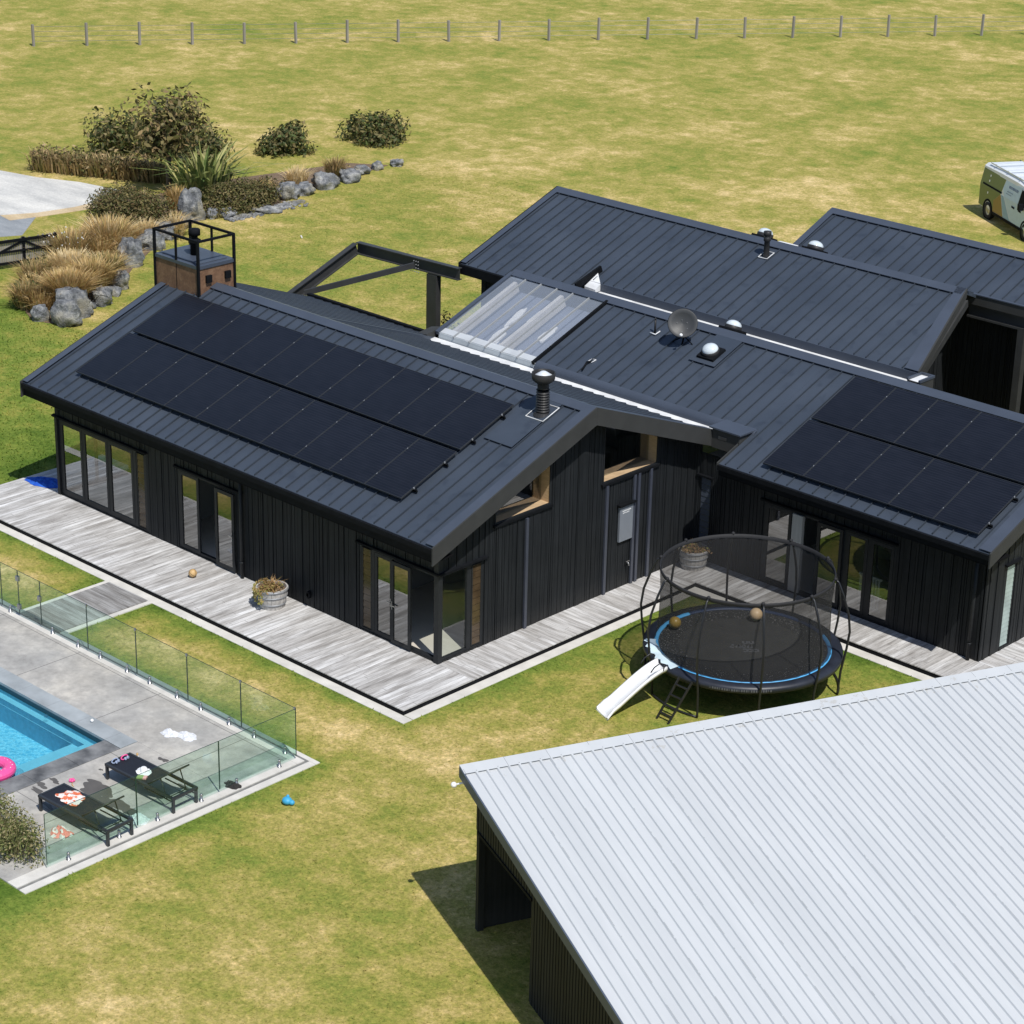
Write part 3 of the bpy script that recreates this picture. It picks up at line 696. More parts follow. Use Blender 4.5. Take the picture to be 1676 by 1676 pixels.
# clear sheet roof bay
m = MB()
m.hexa([(-9.49, 9.36, z2(9.36)), (-5.935, 9.36, z2(9.36)), (-5.935, 12.2, z2(12.2)), (-9.49, 12.2, z2(12.2))] + [(x, y, z2(y) + 0.012) for x, y in ((-9.49, 9.36), (-5.935, 9.36), (-5.935, 12.2), (-9.49, 12.2))])
clr = part(m, "glazed_roof", M['poly'], house)
m = MB(); m.hexa([(-9.49, 9.33, z2(9.36) - 0.24), (-5.85, 9.33, z2(9.36) - 0.24), (-5.85, 9.345, z2(9.36) - 0.24), (-9.49, 9.345, z2(9.36) - 0.24), (-9.49, 9.33, z2(9.36) + 0.01), (-5.85, 9.33, z2(9.36) + 0.01), (-5.85, 9.345, z2(9.36) + 0.014), (-9.49, 9.345, z2(9.36) + 0.014)])
sub(m, "apron_sheet", simple("milky_sheet", (0.52, 0.57, 0.60), 0.4, 0.12, 1.5), clr)
m = MB(); m.hexa([(x, y, z2(y) + 0.014) for x, y in ((-9.49, 9.36), (-5.935, 9.36), (-5.935, 9.56), (-9.49, 9.56))] + [(x, y, z2(y) + 0.02) for x, y in ((-9.49, 9.36), (-5.935, 9.36), (-5.935, 9.56), (-9.49, 9.56))])
sub(m, "edge_strip", simple("strip_grey", (0.50, 0.53, 0.56), 0.4, 0.1, 2), clr)
for i in range(1, 6):
    x = -9.49 + i * 0.592; m = MB()
    m.bar((x, 9.30, z2(9.30) + 0.03), (x, 12.2, z2(12.2) + 0.03), 0.035, 0.05)
    sub(m, "glazing_bar", simple("grey_bar", (0.30, 0.31, 0.32), 0.4, 0.1) if i == 1 else bpy.data.materials["grey_bar"], clr)
m = MB(); m.bar((-9.52, 9.30, z2(9.3) + 0.02), (-9.52, 12.25, z2(12.25) + 0.02), 0.12, 0.10); sub(m, "edge_trim", M['flash'], clr)
m = MB(); m.bar((-5.93, 9.28, z2(9.28) + 0.04), (-5.93, 12.2, z2(12.2) + 0.04), 0.07, 0.09); sub(m, "edge_trim", M['dark'], clr)
for x in (-9.2, -7.45):
    m = MB(); m.bar((x, 9.5, z2(9.5) - 0.22), (x, 12.1, z2(12.1) - 0.22), 0.12, 0.34); sub(m, "rafter", simple("pale_rafter", (0.62, 0.58, 0.52), 0.6, 0.15, 2) if x < -9 else bpy.data.materials["pale_rafter"], clr)
# what shows below the clear sheets: pale covered court with bits of furniture
m = MB(); m.hexa([(x, y, z2(y) - 0.45) for x, y in ((-9.4, 9.45), (-5.95, 9.45), (-5.95, 12.2), (-9.4, 12.2))] + [(x, y, z2(y) - 0.42) for x, y in ((-9.4, 9.45), (-5.95, 9.45), (-5.95, 12.2), (-9.4, 12.2))]); sub(m, "inner_ceiling", simple("pale_court", (0.15, 0.175, 0.24), 0.7, 0.25, 1.2), clr)
m = MB()
rr = random.Random(4)
for i, (x, y, w, h) in enumerate(((-8.9, 9.9, .5, .16), (-8.2, 10.3, .28, .5), (-8.35, 11.2, .25, .4), (-7.8, 11.5, .22, .55), (-7.0, 9.9, .4, .2), (-6.9, 10.9, .25, .45), (-6.3, 11.6, .2, .6), (-6.35, 10.4, .2, .5), (-7.9, 9.8, .2, .35))):
    p = [(a, min(12.1, max(9.5, b)), z2(min(12.1, max(9.5, b))) - 0.40) for a, b, c in blob(x, y, w * 0.5, h * 0.9, 0, 40 + i, 16, 0.5)]; m.prism(p, (0, 0, 0.05))
sub(m, "foil_packing", simple("crumpled_foil", (0.86, 0.85, 0.82), 0.5, 0.1, 3), clr)

# --- upper long wing
r3 = part(roof_face([(-12.05, 12.75), (-7.8, 12.75), (-7.8, 16.85), (-12.08, 16.85)], z3, 0.31, (0.02, 0.2)), "roof", M['roof'], house)
r3m = part(roof_face([(-7.797, 13.5), (3.22, 13.5), (2.29, 16.85), (-7.797, 16.85)], z3, 0.175, (0.02, 0.2)), "roof", M['roof'], house)
sub(ridge_cap(-12.08, 2.30, 16.85, z3, z3b, 0.26), "ridge_cap", M['flash'], r3m)
sub(rake_strip((-12.05, 12.75), (-12.08, 16.85), z3, 0.20, 1), "barge_flashing", M['flash'], r3)
sub(barge((-12.05, 12.68), (-12.08, 16.85), z3, 0.34, -0.035), "barge_board", M['dark'], r3)
m = MB(); m.hexa([(3.22, 13.5, z3(13.5) + .05), (2.29, 16.85, z3(16.85) + .05), (2.02, 16.85, z3(16.85) + .05), (2.82, 13.5, z3(13.5) + .05), (3.22, 13.5, z3(13.5) + .062), (2.29, 16.85, z3(16.85) + .062), (2.02, 16.85, z3(16.85) + .062), (2.82, 13.5, z3(13.5) + .062)])
sub(m, "barge_flashing", M['flash'], r3m)
m = MB(); a = Vector((3.22, 13.5, z3(13.5) + 0.06)); b = Vector((2.29, 16.85, z3(16.85) + 0.06)); d = Vector((0, 0, 0.24)); o = Vector((0.04, 0.01, 0))
m.hexa([a - d, b - d, b - d + o, a - d + o, a, b, b + o, a + o]); sub(m, "barge_board", M['fascia'], r3m)
m = MB(); m.bar((3.12, 13.7, z3(13.7) - 0.32), (2.34, 16.85, z3(16.85) - 0.32), 0.10, 0.20); part(m, "rafter", M['steel'], house)
m = MB(); m.box(-12.05, -7.8, 12.66, 12.748, z3(12.75) - 0.28, z3(12.75) - 0.01); sub(m, "gutter", M['dark'], r3)
m = MB(); m.box(-7.797, 3.2, 13.47, 13.498, z3(13.5) - 0.31, z3(13.5) + 0.012); sub(m, "eave_flashing", M['flash'], r3m)
m = MB(); m.bar((-7.80, 13.0, z3(13.0) + 0.10), (-7.72, 13.95, z3(13.95) + 0.10), 0.07, 0.18); sub(m, "step_flashing", M['dark'], r3m)
m = MB(); m.hexa([(-7.70, 13.25, 4.4), (-7.3, 13.25, 4.4), (-7.3, 13.46, 4.4), (-7.70, 13.75, 4.5), (-7.70, 13.25, 4.50), (-7.3, 13.25, 4.48), (-7.3, 13.46, 4.60), (-7.70, 13.80, 4.77)]); sub(m, "soaker", M['white'], r3m)
r3b = part(roof_face([(-12.08, 16.85), (2.29, 16.85), (2.0, 17.86), (-12.1, 17.86)], z3b, 0.31, (0.2, 0.0)), "roof", M['roof'], house)
r3c = part(roof_face([(-12.1, 17.862), (-4.3, 17.862), (-4.3, 20.6), (-12.1, 20.6)], z3b, 0.31), "roof", M['roof'], house)
m = MB(); m.box(3.24, 3.62, 13.02, 13.62, 4.10, 4.55); hx = part(m, "rainwater_head", M['fascia'], house)
m = MB(); m.box(3.27, 3.59, 13.05, 13.59, 4.552, 4.556); sub(m, "liner", M['white'], hx)
m = MB(); m.box(3.235, 3.28, 13.0, 13.64, 4.556, 4.62); m.box(3.58, 3.64, 13.0, 13.64, 4.556, 4.62); m.box(3.28, 3.58, 13.59, 13.64, 4.556, 4.62); sub(m, "rim", M['flash'], hx)
# --- fourth wing
r4 = part(roof_face([(-4.17, 17.9), (10.5, 17.9), (10.5, 19.9), (-4.26, 19.9)], z4, 0.31, (0.02, 0.2)), "roof", M['roof'], house)
sub(ridge_cap(-4.26, 10.5, 19.9, z4, z4b, 0.24), "ridge_cap", M['flash'], r4)
sub(rake_strip((-4.17, 17.9), (-4.26, 19.9), z4, 0.2, 1), "barge_flashing", M['flash'], r4)
m = MB(); m.box(1.5, 10.5, 17.84, 17.898, z4(17.9) - 0.25, z4(17.9) + 0.02); sub(m, "gutter", M['fascia'], r4)
m = MB(); m.box(1.5, 10.5, 17.82, 17.92, z4(17.9) + 0.022, z4(17.9) + 0.05); sub(m, "eave_flashing", M['flash'], r4)
r4b = part(roof_face([(-4.26, 19.9), (10.5, 19.9), (10.5, 23.6), (-4.3, 23.6)], z4b, 0.31, (0.2, 0)), "roof", M['roof'], house)
m = MB(); a0, a1 = (1.75, 17.98), (10.4, 17.98)
m.box(1.75, 10.4, 17.96, 18.00, 4.88, 5.14); m.box(1.75, 10.4, 17.88, 18.08, 4.82, 4.878); m.box(1.75, 10.4, 17.88, 18.08, 5.142, 5.18)
part(m, "beam", M['steel'], house)
for x in (3.42, 9.5):
    m = MB(); m.box(x - 0.10, x + 0.10, 17.88, 18.08, 0, 4.818); part(m, "post", M['steel'], house)
m = MB(); m.box(-4.6, -3.95, 17.62, 17.98, 5.33, 5.56); wb = part(m, "rainwater_head", M['white'], house)
m = MB(); m.box(-4.32, -4.12, 17.612, 17.618, 5.43, 5.50); sub(m, "outlet", M['dark'], wb)

# --- walls
rw = random.Random(23)
def wall(parent, mp, a0, a1, top, openings, zb=0.0, th=0.12, splits=(), boards=True, name="wall", zb_boards=-0.03):
    m = MB()
    def columns(edges, d0, d1, gap, zlow):
        for e0, e1 in zip(edges[:-1], edges[1:]):
            c0, c1 = e0 + gap, e1 - gap
            if c1 - c0 < 0.004: continue
            mid = (c0 + c1) / 2
            ops = sorted([o for o in openings if o[0] - 1e-6 <= mid <= o[1] + 1e-6], key=lambda o: o[2])
            lo = (zlow, zlow); segs = []
            for o in ops:
                zt0 = o[3](c0) if callable(o[3]) else o[3]; zt1 = o[3](c1) if callable(o[3]) else o[3]
                segs.append((lo, (o[2], o[2]))); lo = (zt0, zt1)
            segs.append((lo, (top(c0), top(c1))))
            for (l0, l1), (h0, h1) in segs:
                if h0 - l0 < 0.01 and h1 - l1 < 0.01: continue
                m.hexa([mp(c0, d0, l0), mp(c1, d0, l1), mp(c1, d1, l1), mp(c0, d1, l0), mp(c0, d0, h0), mp(c1, d0, h1), mp(c1, d1, h1), mp(c0, d1, h0)])
    ed = sorted(set([a0, a1] + [o[i] for o in openings for i in (0, 1)] + list(splits)))
    columns(ed, -th, -0.025, 0, zb)
    if boards:
        fixed = set(ed); e = [a0]; x = a0
        while x < a1 - 0.05:
            x += rw.choice((0.055, 0.075, 0.11, 0.15, 0.15, 0.19)); e.append(min(x, a1))
        e = sorted(set([q for q in e if all(abs(q - k) > 0.03 for k in fixed)] + list(fixed)))
        for i in range(len(e) - 1):
            columns([e[i], e[i + 1]], -0.03, rw.choice((-0.006, 0.0, 0.0, 0.012)), 0.008, zb_boards)
    return m.build(name, M['wall'], parent)
mpF = lambda c: (lambda a, d, z: (a, c - d, z))     # faces -Y
mpR = lambda c: (lambda a, d, z: (c + d, a, z))     # faces +X
mpL = lambda c: (lambda a, d, z: (c - d, a, z))     # faces -X
mpB = lambda c: (lambda a, d, z: (a, c + d, z))     # faces +Y

def bars(mp, a0, a1, z0, z1, w, d0, d1, mull=(), m=None):
    m = m or MB()
    def bx(p0, p1, q0, q1):
        c = [mp(p0, d0, q0), mp(p1, d0, q0), mp(p1, d1, q0), mp(p0, d1, q0), mp(p0, d0, q1), mp(p1, d0, q1), mp(p1, d1, q1), mp(p0, d1, q1)]; m.hexa(c)
    bx(a0, a0 + w, z0, z1); bx(a1 - w, a1, z0, z1); bx(a0 + w, a1 - w, z0, z0 + w); bx(a0 + w, a1 - w, z1 - w, z1)
    for k, kw in mull: bx(k - kw / 2, k + kw / 2, z0 + w, z1 - w)
    return m
def pane(parent, mp, a0, a1, z0, z1, d, mat='glass'):
    m = MB(); m.add([mp(a0, d, z0), mp(a1, d, z0), mp(a1, d, z1), mp(a0, d, z1)], [(0, 1, 2, 3)]); return m.build("pane", M[mat], parent)
def head(mp, a0, a1, z, parent, depth=0.07):
    m = MB(); c = [mp(a0, -0.02, z), mp(a1, -0.02, z), mp(a1, depth, z - 0.015), mp(a0, depth, z - 0.015), mp(a0, -0.02, z + 0.045), mp(a1, -0.02, z + 0.045), mp(a1, depth, z + 0.03), mp(a0, depth, z + 0.03)]; m.hexa(c)
    return m.build("head_flashing", M['dark'], parent)
def leaf_door(mp, a0, a1, z0, z1, d, handle=None, name="door"):
    m = bars(mp, a0, a1, z0, z1, 0.085, d - 0.045, d + 0.0)
    o = m.build(name, M['frame'], house); pane(o, mp, a0 + 0.085, a1 - 0.085, z0 + 0.085, z1 - 0.085, d - 0.02)
    if handle is not None:
        h = MB(); p = Vector(mp(handle, d + 0.03, 1.0)); q = Vector(mp(handle + (0.11 if handle < (a0 + a1) / 2 else -0.11), d + 0.03, 1.0)); h.bar(p, q, 0.02, 0.025)
        h.bar(mp(handle, d, 0.9), mp(handle, d, 1.1), 0.035, 0.015); h.build("handle", M['chrome'], o)
    return o
F = mpF(0.0)
OPF = [(-14.16, -10.5, 0.03, 2.16), (-9.25, -7.0, 0.03, 2.16), (-2.62, -0.05, 0.03, 2.16)]
wall(house, F, -L, -0.03, lambda a: 2.795, OPF)
head(F, -14.35, -10.42, 2.19, house); head(F, -9.31, -6.72, 2.19, house); head(F, -2.68, 0.02, 2.19, house)
# left glazed bay: three leaves and a slim louvre light
wf = bars(F, -14.16, -10.5, 0.03, 2.16, 0.07, -0.10, -0.02, ((-13.15, 0.05), (-12.07, 0.05), (-10.98, 0.12))).build("window_frame", M['frame'], house)
for a0, a1 in ((-14.09, -13.175), (-13.125, -12.095), (-12.045, -11.04)): leaf_door(F, a0, a1, 0.10, 2.09, -0.015, None)
def louvre(mp, a0, a1, z0, z1, d, n, pale=False, blue=False):
    o = bars(mp, a0, a1, z0, z1, 0.035, d - 0.05, d).build("louvre_window", M['frame'], house)
    h = (z1 - z0 - 0.07) / n
    m = MB()
    for i in range(n):
        zz = z0 + 0.035 + i * h
        m.add([mp(a0 + 0.035, d - 0.012, zz + h * 0.93), mp(a1 - 0.035, d - 0.012, zz + h * 0.93), mp(a1 - 0.035, d - 0.004, zz), mp(a0 + 0.035, d - 0.004, zz)], [(0, 1, 2, 3)])
    m.build("louvre_blade", M['louvre_pale'] if pale else (M['flash'] if blue else M['louvre_dark']), o)
    return o
M['louvre_dark'] = simple("louvre_brown_reflection", (0.075, 0.05, 0.028), 0.12, 0.35, 4)  # brown stands for the reflection in the blades, painted as their colour
M['louvre_pale'] = simple("frosted_louvre", (0.36, 0.44, 0.42), 0.15, 0.2, 3)
louvre(F, -10.90, -10.57, 0.08, 2.12, -0.02, 12)
# middle double doors (one leaf folded open)
bars(F, -9.25, -7.0, 0.03, 2.16, 0.07, -0.10, -0.02).build("door_frame", M['frame'], house)
leaf_door(F, -9.17, -8.43, 0.06, 2.09, -0.012)
leaf_door(F, -7.70, -6.99, 0.05, 2.09, 0.085, -7.06)
# corner glazing, front face
bars(F, -2.62, -0.05, 0.03, 2.16, 0.07, -0.10, -0.02, ((-2.17, 0.09),)).build("door_frame", M['frame'], house)
louvre(F, -2.54, -2.22, 0.08, 2.12, -0.02, 12)
leaf_door(F, -2.11, -1.52, 0.06, 2.09, -0.012, -1.57)
leaf_door(F, -1.50, -0.86, 0.05, 2.09, 0.06, -1.45)
m = MB(); m.box(-0.13, 0.012, -0.035, 0.098, 0.0, 2.79); part(m, "corner_post", M['frame'], house)
# gable wall
Rm = mpR(0.0)
topg = lambda a: (z1(a) if a < RY else z1b(a)) - 0.10
rakeL = lambda a: z1(a) - 0.42
rakeR = lambda a: z1b(a) - 0.42
WINL = (1.75, 3.60, 2.90, rakeL); WINR = (5.42, 7.42, 2.90, rakeR)
wall(house, Rm, 0.09, W - 0.02, topg, [(0.10, 1.44, 0.03, 2.16), WINL, WINR], splits=(RY,))
head(Rm, -0.02, 1.50, 2.19, house)
wf = bars(Rm, 0.06, 1.44, 0.03, 2.16, 0.06, -0.10, -0.02, ((0.97, 0.13),)).build("window", M['frame'], house)
pane(wf, Rm, 0.12, 0.90, 0.09, 2.10, -0.05, 'clear_glass')
louvre(Rm, 1.05, 1.38, 0.08, 2.12, -0.02, 12)
def raked_window(a0, a1, zb, zt, flip):
    t = 0.03; D = -0.34
    m = MB()
    def seg(p, q):     # lining board between two (a,z) points, thickness inward of opening
        m.hexa([Rm(p[0], D, p[1]), Rm(q[0], D, q[1]), Rm(q[0], -0.016, q[1]), Rm(p[0], -0.016, p[1]), Rm(p[2], D, p[3]), Rm(q[2], D, q[3]), Rm(q[2], -0.016, q[3]), Rm(p[2], -0.016, p[3])])
    seg((a0, zb, a0 + t, zb + t), (a1, zb, a1 - t, zb + t))
    if zt(a0) - zb > 0.15: seg((a0, zb, a0 + t, zb + t), (a0, zt(a0), a0 + t, zt(a0) - t))
    if zt(a1) - zb > 0.15: seg((a1, zb, a1 - t, zb + t), (a1, zt(a1), a1 - t, zt(a1) - t))
    o = m.build("clerestory_window", M['pine'], house)
    f = MB(); w_ = 0.04
    f.hexa([Rm(a0, -0.014, zb), Rm(a1, -0.014, zb), Rm(a1, 0.004, zb), Rm(a0, 0.004, zb), Rm(a0, -0.014, zb + w_), Rm(a1, -0.014, zb + w_), Rm(a1, 0.004, zb + w_), Rm(a0, 0.004, zb + w_)])
    for aa, a2 in ((a0, a0 + w_), (a1 - w_, a1)):
        if zt(aa) - zb > 0.15: f.hexa([Rm(aa, -0.014, zb + w_), Rm(a2, -0.014, zb + w_), Rm(a2, 0.004, zb + w_), Rm(aa, 0.004, zb + w_), Rm(aa, -0.014, zt(aa)), Rm(a2, -0.014, zt(a2)), Rm(a2, 0.004, zt(a2)), Rm(aa, 0.004, zt(aa))])
    f.build("frame", M['frame'], o)
    g = MB(); g.add([Rm(a0 + t, D + 0.06, zb + t), Rm(a1 - t, D + 0.06, zb + t), Rm(a1 - t, D + 0.06, zt(a1)), Rm(a0 + t, D + 0.06, zt(a0))], [(0, 1, 2, 3)]); g.build("pane", M['glass'], o)
    s_ = MB(); s_.hexa([Rm(a0 - .05, 0.0, zb - 0.06), Rm(a1 + .05, 0.0, zb - 0.06), Rm(a1 + .05, 0.05, zb - 0.07), Rm(a0 - .05, 0.05, zb - 0.07), Rm(a0 - .05, 0.0, zb), Rm(a1 + .05, 0.0, zb), Rm(a1 + .05, 0.05, zb - 0.01), Rm(a0 - .05, 0.05, zb - 0.01)]); s_.build("sill", M['dark'], o)
raked_window(*WINL, False); raked_window(*WINR, True)
m = MB(); m.box(-0.12, 0.075, 8.93, 9.06, 0.0, 3.2); part(m, "corner_board", M['wall'], house)
# left end: glazed corner and the rest
Lm = mpL(-L)
wall(house, Lm, 0.09, W - 0.02, topg, [(0.10, 3.4, 0.03, 2.16)], splits=(RY,))
wf = bars(Lm, 0.10, 3.4, 0.03, 2.16, 0.07, -0.10, -0.02, ((1.2, 0.06), (2.3, 0.06))).build("window", M['frame'], house)
for a0, a1 in ((0.17, 1.17), (1.23, 2.27), (2.33, 3.33)): pane(wf, Lm, a0, a1, 0.1, 2.09, -0.05, 'fence_glass')
m = MB(); m.box(-L, -L + 0.10, -0.035, 0.10, 0.0, 2.19); part(m, "corner_post", M['frame'], house)
# middle wing front and end
F2 = mpF(W)
OP2 = [(0.12, 0.48, 0.35, 2.2), (2.12, 6.0, 0.03, 2.12)]
wall(house, F2, 0.06, HX, lambda a: 2.795, OP2)
head(F2, 2.05, 6.05, 2.15, house); head(F2, 0.05, 0.55, 2.23, house)
louvre(F2, 0.12, 0.48, 0.35, 2.2, -0.02, 11, blue=True)
bars(F2, 2.12, 6.0, 0.03, 2.12, 0.07, -0.10, -0.02, ((4.54, 0.12), (5.24, 0.08))).build("door_frame", M['frame'], house)
leaf_door(F2, 2.19, 2.96, 0.06, 2.06, -0.012)
leaf_door(F2, 3.76, 4.50, 0.06, 2.06, 0.03)
leaf_door(F2, 4.60, 5.20, 0.06, 2.06, -0.012); leaf_door(F2, 5.28, 5.94, 0.06, 2.06, -0.012)
m = MB(); m.box(3.02, 3.32, W - 0.04, W + 0.06, 0.06, 2.06); part(m, "curtain", simple("pale_curtain", (0.42, 0.42, 0.42), 0.9, 0.1, 4, stretch=(9, 9, .2)), house)
R2m = mpR(HX)
wall(house, R2m, W, 13.1, lambda a: min(z2(a), z2b(a)) - 0.10, [(9.80, 10.22, 0.05, 2.12)], splits=(12.387,))
louvre(R2m, 9.82, 10.20, 0.05, 2.12, -0.02, 18, pale=True); head(R2m, 9.68, 10.34, 2.17, house)
wall(house, mpB(13.1), 0.2, HX, lambda a: z2b(13.1) - 0.12, [], boards=False)
# upper wings, walls under the eaves
wall(house, mpL(-11.55), 13.1, 20.0, lambda a: min(z3(a), z3b(a)) - 0.1, [], splits=(16.85,))
wall(house, mpF(13.1), -11.55, -9.5, lambda a: z3(13.1) - 0.1, [])
wall(house, mpR(0.9), 13.6, 18.6, lambda a: min(z3(a), 5.3) - 0.12, [(15.2, 16.1, 0.03, 3.4)], splits=(16.85,))
dd = leaf_door(mpR(0.9), 15.2, 16.1, 0.05, 3.35, 0.0, 15.3)
wall(house, mpF(18.6), 0.85, 10.3, lambda a: 5.2, [(4.4, 7.2, 0.03, 4.2)])
bars(mpF(18.6), 4.4, 7.2, 0.03, 4.2, 0.08, -0.1, -0.02, ((5.8, 0.08),)).build("door_frame", M['frame'], house)
wall(house, mpF(22.5), 1.6, 10.3, lambda a: 4.6, [], boards=False)
# interiors: floors and partitions so that the glazing has rooms behind it
m = MB(); m.box(-L + 0.13, -0.13, 0.13, W - 0.2, -0.05, 0.015); part(m, "floor", M['floor_in'], house)
m = MB(); m.box(0.2, HX - 0.13, W + 0.13, 12.9, -0.05, 0.015); part(m, "floor", M['floor_in'], house)
m = MB()
for x in (-10.35, -6.35, -3.4): m.box(x - 0.05, x + 0.05, 0.14, W - 0.3, 0.016, 2.6)
m.box(-L + 0.14, -0.14, 4.6, 4.7, 0.016, 2.6); m.box(-L + .13, -0.13, 8.6, 8.7, 0.016, 3.3); m.box(0.2, HX - .2, 12.3, 12.4, 0.016, 4.2); m.box(1.6, 1.7, W + .14, 12.3, 0.016, 3.2)
part(m, "partition", M['inner'], house)
m = MB(); m.box(-L + 0.13, -0.13, 0.10, 4.55, 2.70, 2.76); m.box(0.2, HX - 0.13, W + 0.12, 12.3, 2.70, 2.76); part(m, "ceiling", M['inner'], house)
# downpipes, lights, taps, meter box
def downpipe(mp, a, z0, z1, r=0.045):
    m = MB(); m.tube([mp(a, 0.09, z0), mp(a, 0.09, z1)], r, 10)
    for z in (0.4, z1 - 0.3): m.tube([mp(a, 0.09, z), mp(a, 0.09, z + 0.04)], r * 1.25, 10)
    return m.build("downpipe", M['frame'], house)
downpipe(F, -6.70, -0.05, 2.8); downpipe(F2, 8.22, 0, 2.8)
for a, za, zb in ((2.79, 0.0, 2.78), (5.56, 0.0, 2.82), (6.56, 0.0, 2.85), (6.72, 0.0, 2.85), (7.16, 0.0, 2.85)):
    m = MB(); m.bar(Rm(a, 0.03, za), Rm(a, 0.03, zb), 0.05, 0.085, up=(0, 1, 0)); m.build("batten", simple("steel_batten", (0.055, 0.062, 0.085), 0.35, 0.1) if a == 2.79 else bpy.data.materials["steel_batten"], house)
m = MB(); m.bar(mpF(0)(-4.30, 0.03, 0.25), mpF(0)(-4.30, 0.03, 0.42), 0.16, 0.06); m.bar(mpF(0)(-4.30, 0.07, 0.30), mpF(0)(-4.30, 0.07, 0.38), 0.08, 0.10); part(m, "wall_light", M['dark'], house)
m = MB(); p0 = Rm(6.02, 0.012, 1.24); m.box(0.012, 0.07, 6.02, 6.50, 1.24, 2.14); mt = part(m, "meter_box", M['meter'], house)
m = MB(); m.box(0.0, 0.12, 5.97, 6.56, 2.16, 2.21); sub(m, "hood", M['dark'], mt)
m = MB()
for i in range(7): m.box(0.071, 0.074, 6.11 + i * 0.045, 6.14 + i * 0.045, 2.01 + i * 0.0, 2.04)
for i in range(5): m.box(0.071, 0.074, 6.12 + i * 0.05, 6.15 + i * 0.05, 1.96, 1.985)
sub(m, "label", M['white_plastic'], mt)
m = MB(); m.tube([(0.0, 6.36, 0.62), (0.10, 6.36, 0.62), (0.13, 6.36, 0.56)], 0.018, 8); m.bar((0.08, 6.30, 0.66), (0.08, 6.42, 0.66), 0.02, 0.02); part(m, "tap", M['chrome'], house)

# --- chimney
m = MB()
m.box(-14.94, -13.13, 3.98, 5.19, 0.0, 5.60); chim = part(m, "chimney", M['corten'], house)
m = MB(); m.box(-14.97, -13.10, 3.95, 5.22, 5.60, 5.69); m.box(-14.80, -13.27, 4.1, 5.07, 5.69, 5.71); sub(m, "cap", M['flash'], chim)
m = MB()
for x in (-14.95, -13.12):
    for y in (3.97, 5.20): m.bar((x, y, 3.6), (x, y, 6.385), 0.065, 0.065)
for x in (-14.95, -13.12): m.bar((x, 3.97, 6.36), (x, 5.20, 6.36), 0.06, 0.06)
for y in (3.97, 5.20): m.bar((-14.95, y, 6.36), (-13.12, y, 6.36), 0.06, 0.06)
m.bar((-14.04, 3.97, 5.69), (-14.04, 3.97, 6.34), 0.05, 0.05); m.bar((-14.04, 5.20, 5.69), (-14.04, 5.20, 6.34), 0.05, 0.05)
sub(m, "guard_frame", M['dark'], chim)
m = MB(); m.lathe([(0.001, 5.71), (0.12, 5.71), (0.12, 6.02), (0.17, 6.05), (0.17, 6.12), (0.09, 6.16), (0.09, 6.24), (0.16, 6.25), (0.16, 6.40), (0.13, 6.42), (0.001, 6.42)], (-14.05, 4.62, 0), 20); sub(m, "flue", M['dark'], chim)
for y in (4.30, 4.95):
    m = MB(); m.box(-13.13, -13.06, y - 0.09, y + 0.09, 5.20, 5.40); sub(m, "vent_box", M['dark'], chim)
m = MB(); m.box(-13.128, -13.1, 3.955, 3.985, 4.9, 5.6); m.box(-14.06, -14.045, 3.972, 3.979, 4.88, 5.6); sub(m, "corner_angle", M['dark'], chim)

# --- flues, skylights
def flue(x, y, zf, s_=1.0, ribs=True):
    z0 = zf(y) + 0.04
    m = MB(); n_ = 18
    prof = [(0.20 * s_, z0 - 0.05), (0.165 * s_, z0 + 0.03)]
    for i in range(n_): prof.append(((0.156 if i % 2 else 0.130) * s_ - 0.012 * s_ * (i / n_), z0 + 0.04 + i * 0.50 * s_ / n_))
    m.lathe(prof, (x, y, 0), 24, smooth=False); p = m.build("flue", M['duct'], house)
    h = z0 + 0.54 * s_
    m = MB(); m.lathe([(0.12 * s_, h), (0.12 * s_, h + 0.10 * s_), (0.15 * s_, h + 0.12 * s_), (0.225 * s_, h + 0.18 * s_), (0.24 * s_, h + 0.21 * s_), (0.245 * s_, h + 0.34 * s_), (0.235 * s_, h + 0.345 * s_), (0.225 * s_, h + 0.34 * s_), (0.22 * s_, h + 0.24 * s_)], (x, y, 0), 28); m.build("cowl", M['duct'], p)
    m = MB(); m.lathe([(0.20 * s_, h + 0.25 * s_), (0.19 * s_, h + 0.275 * s_), (0.05 * s_, h + 0.365 * s_), (0.001, h + 0.37 * s_)], (x, y, 0), 24); m.build("cowl_cap", M['galv'], p)
    m = MB(); a = 0.24 * s_; zz = 0.066
    pts = [(x - a, y - a), (x + a, y - a), (x + a, y + a), (x - a, y + a)]
    m.tube([(px, py, zf(py) + zz) for px, py in pts], 0.017, 6, closed=True); m.build("sealant_bead", M['sealant'], p)
    return p
flue(-0.62, 3.92, z1, 1.12)
def small_flue(x, y, zf):
    z0 = zf(y)
    m = MB(); m.lathe([(0.10, z0), (0.085, z0 + 0.05), (0.075, z0 + 0.42), (0.10, z0 + 0.44), (0.10, z0 + 0.54), (0.06, z0 + 0.56), (0.11, z0 + 0.60), (0.11, z0 + 0.70), (0.001, z0 + 0.72)], (x, y, 0), 18); p = m.build("flue", M['duct'], house)
    m = MB(); a = 0.15; m.tube([(x + dx * a, y + dy * a, zf(y + dy * a) + 0.035) for dx, dy in ((-1, -1), (1, -1), (1, 1), (-1, 1))], 0.018, 6, closed=True); m.build("sealant_bead", M['sealant'], p)
small_flue(-3.74, 16.24, z3)
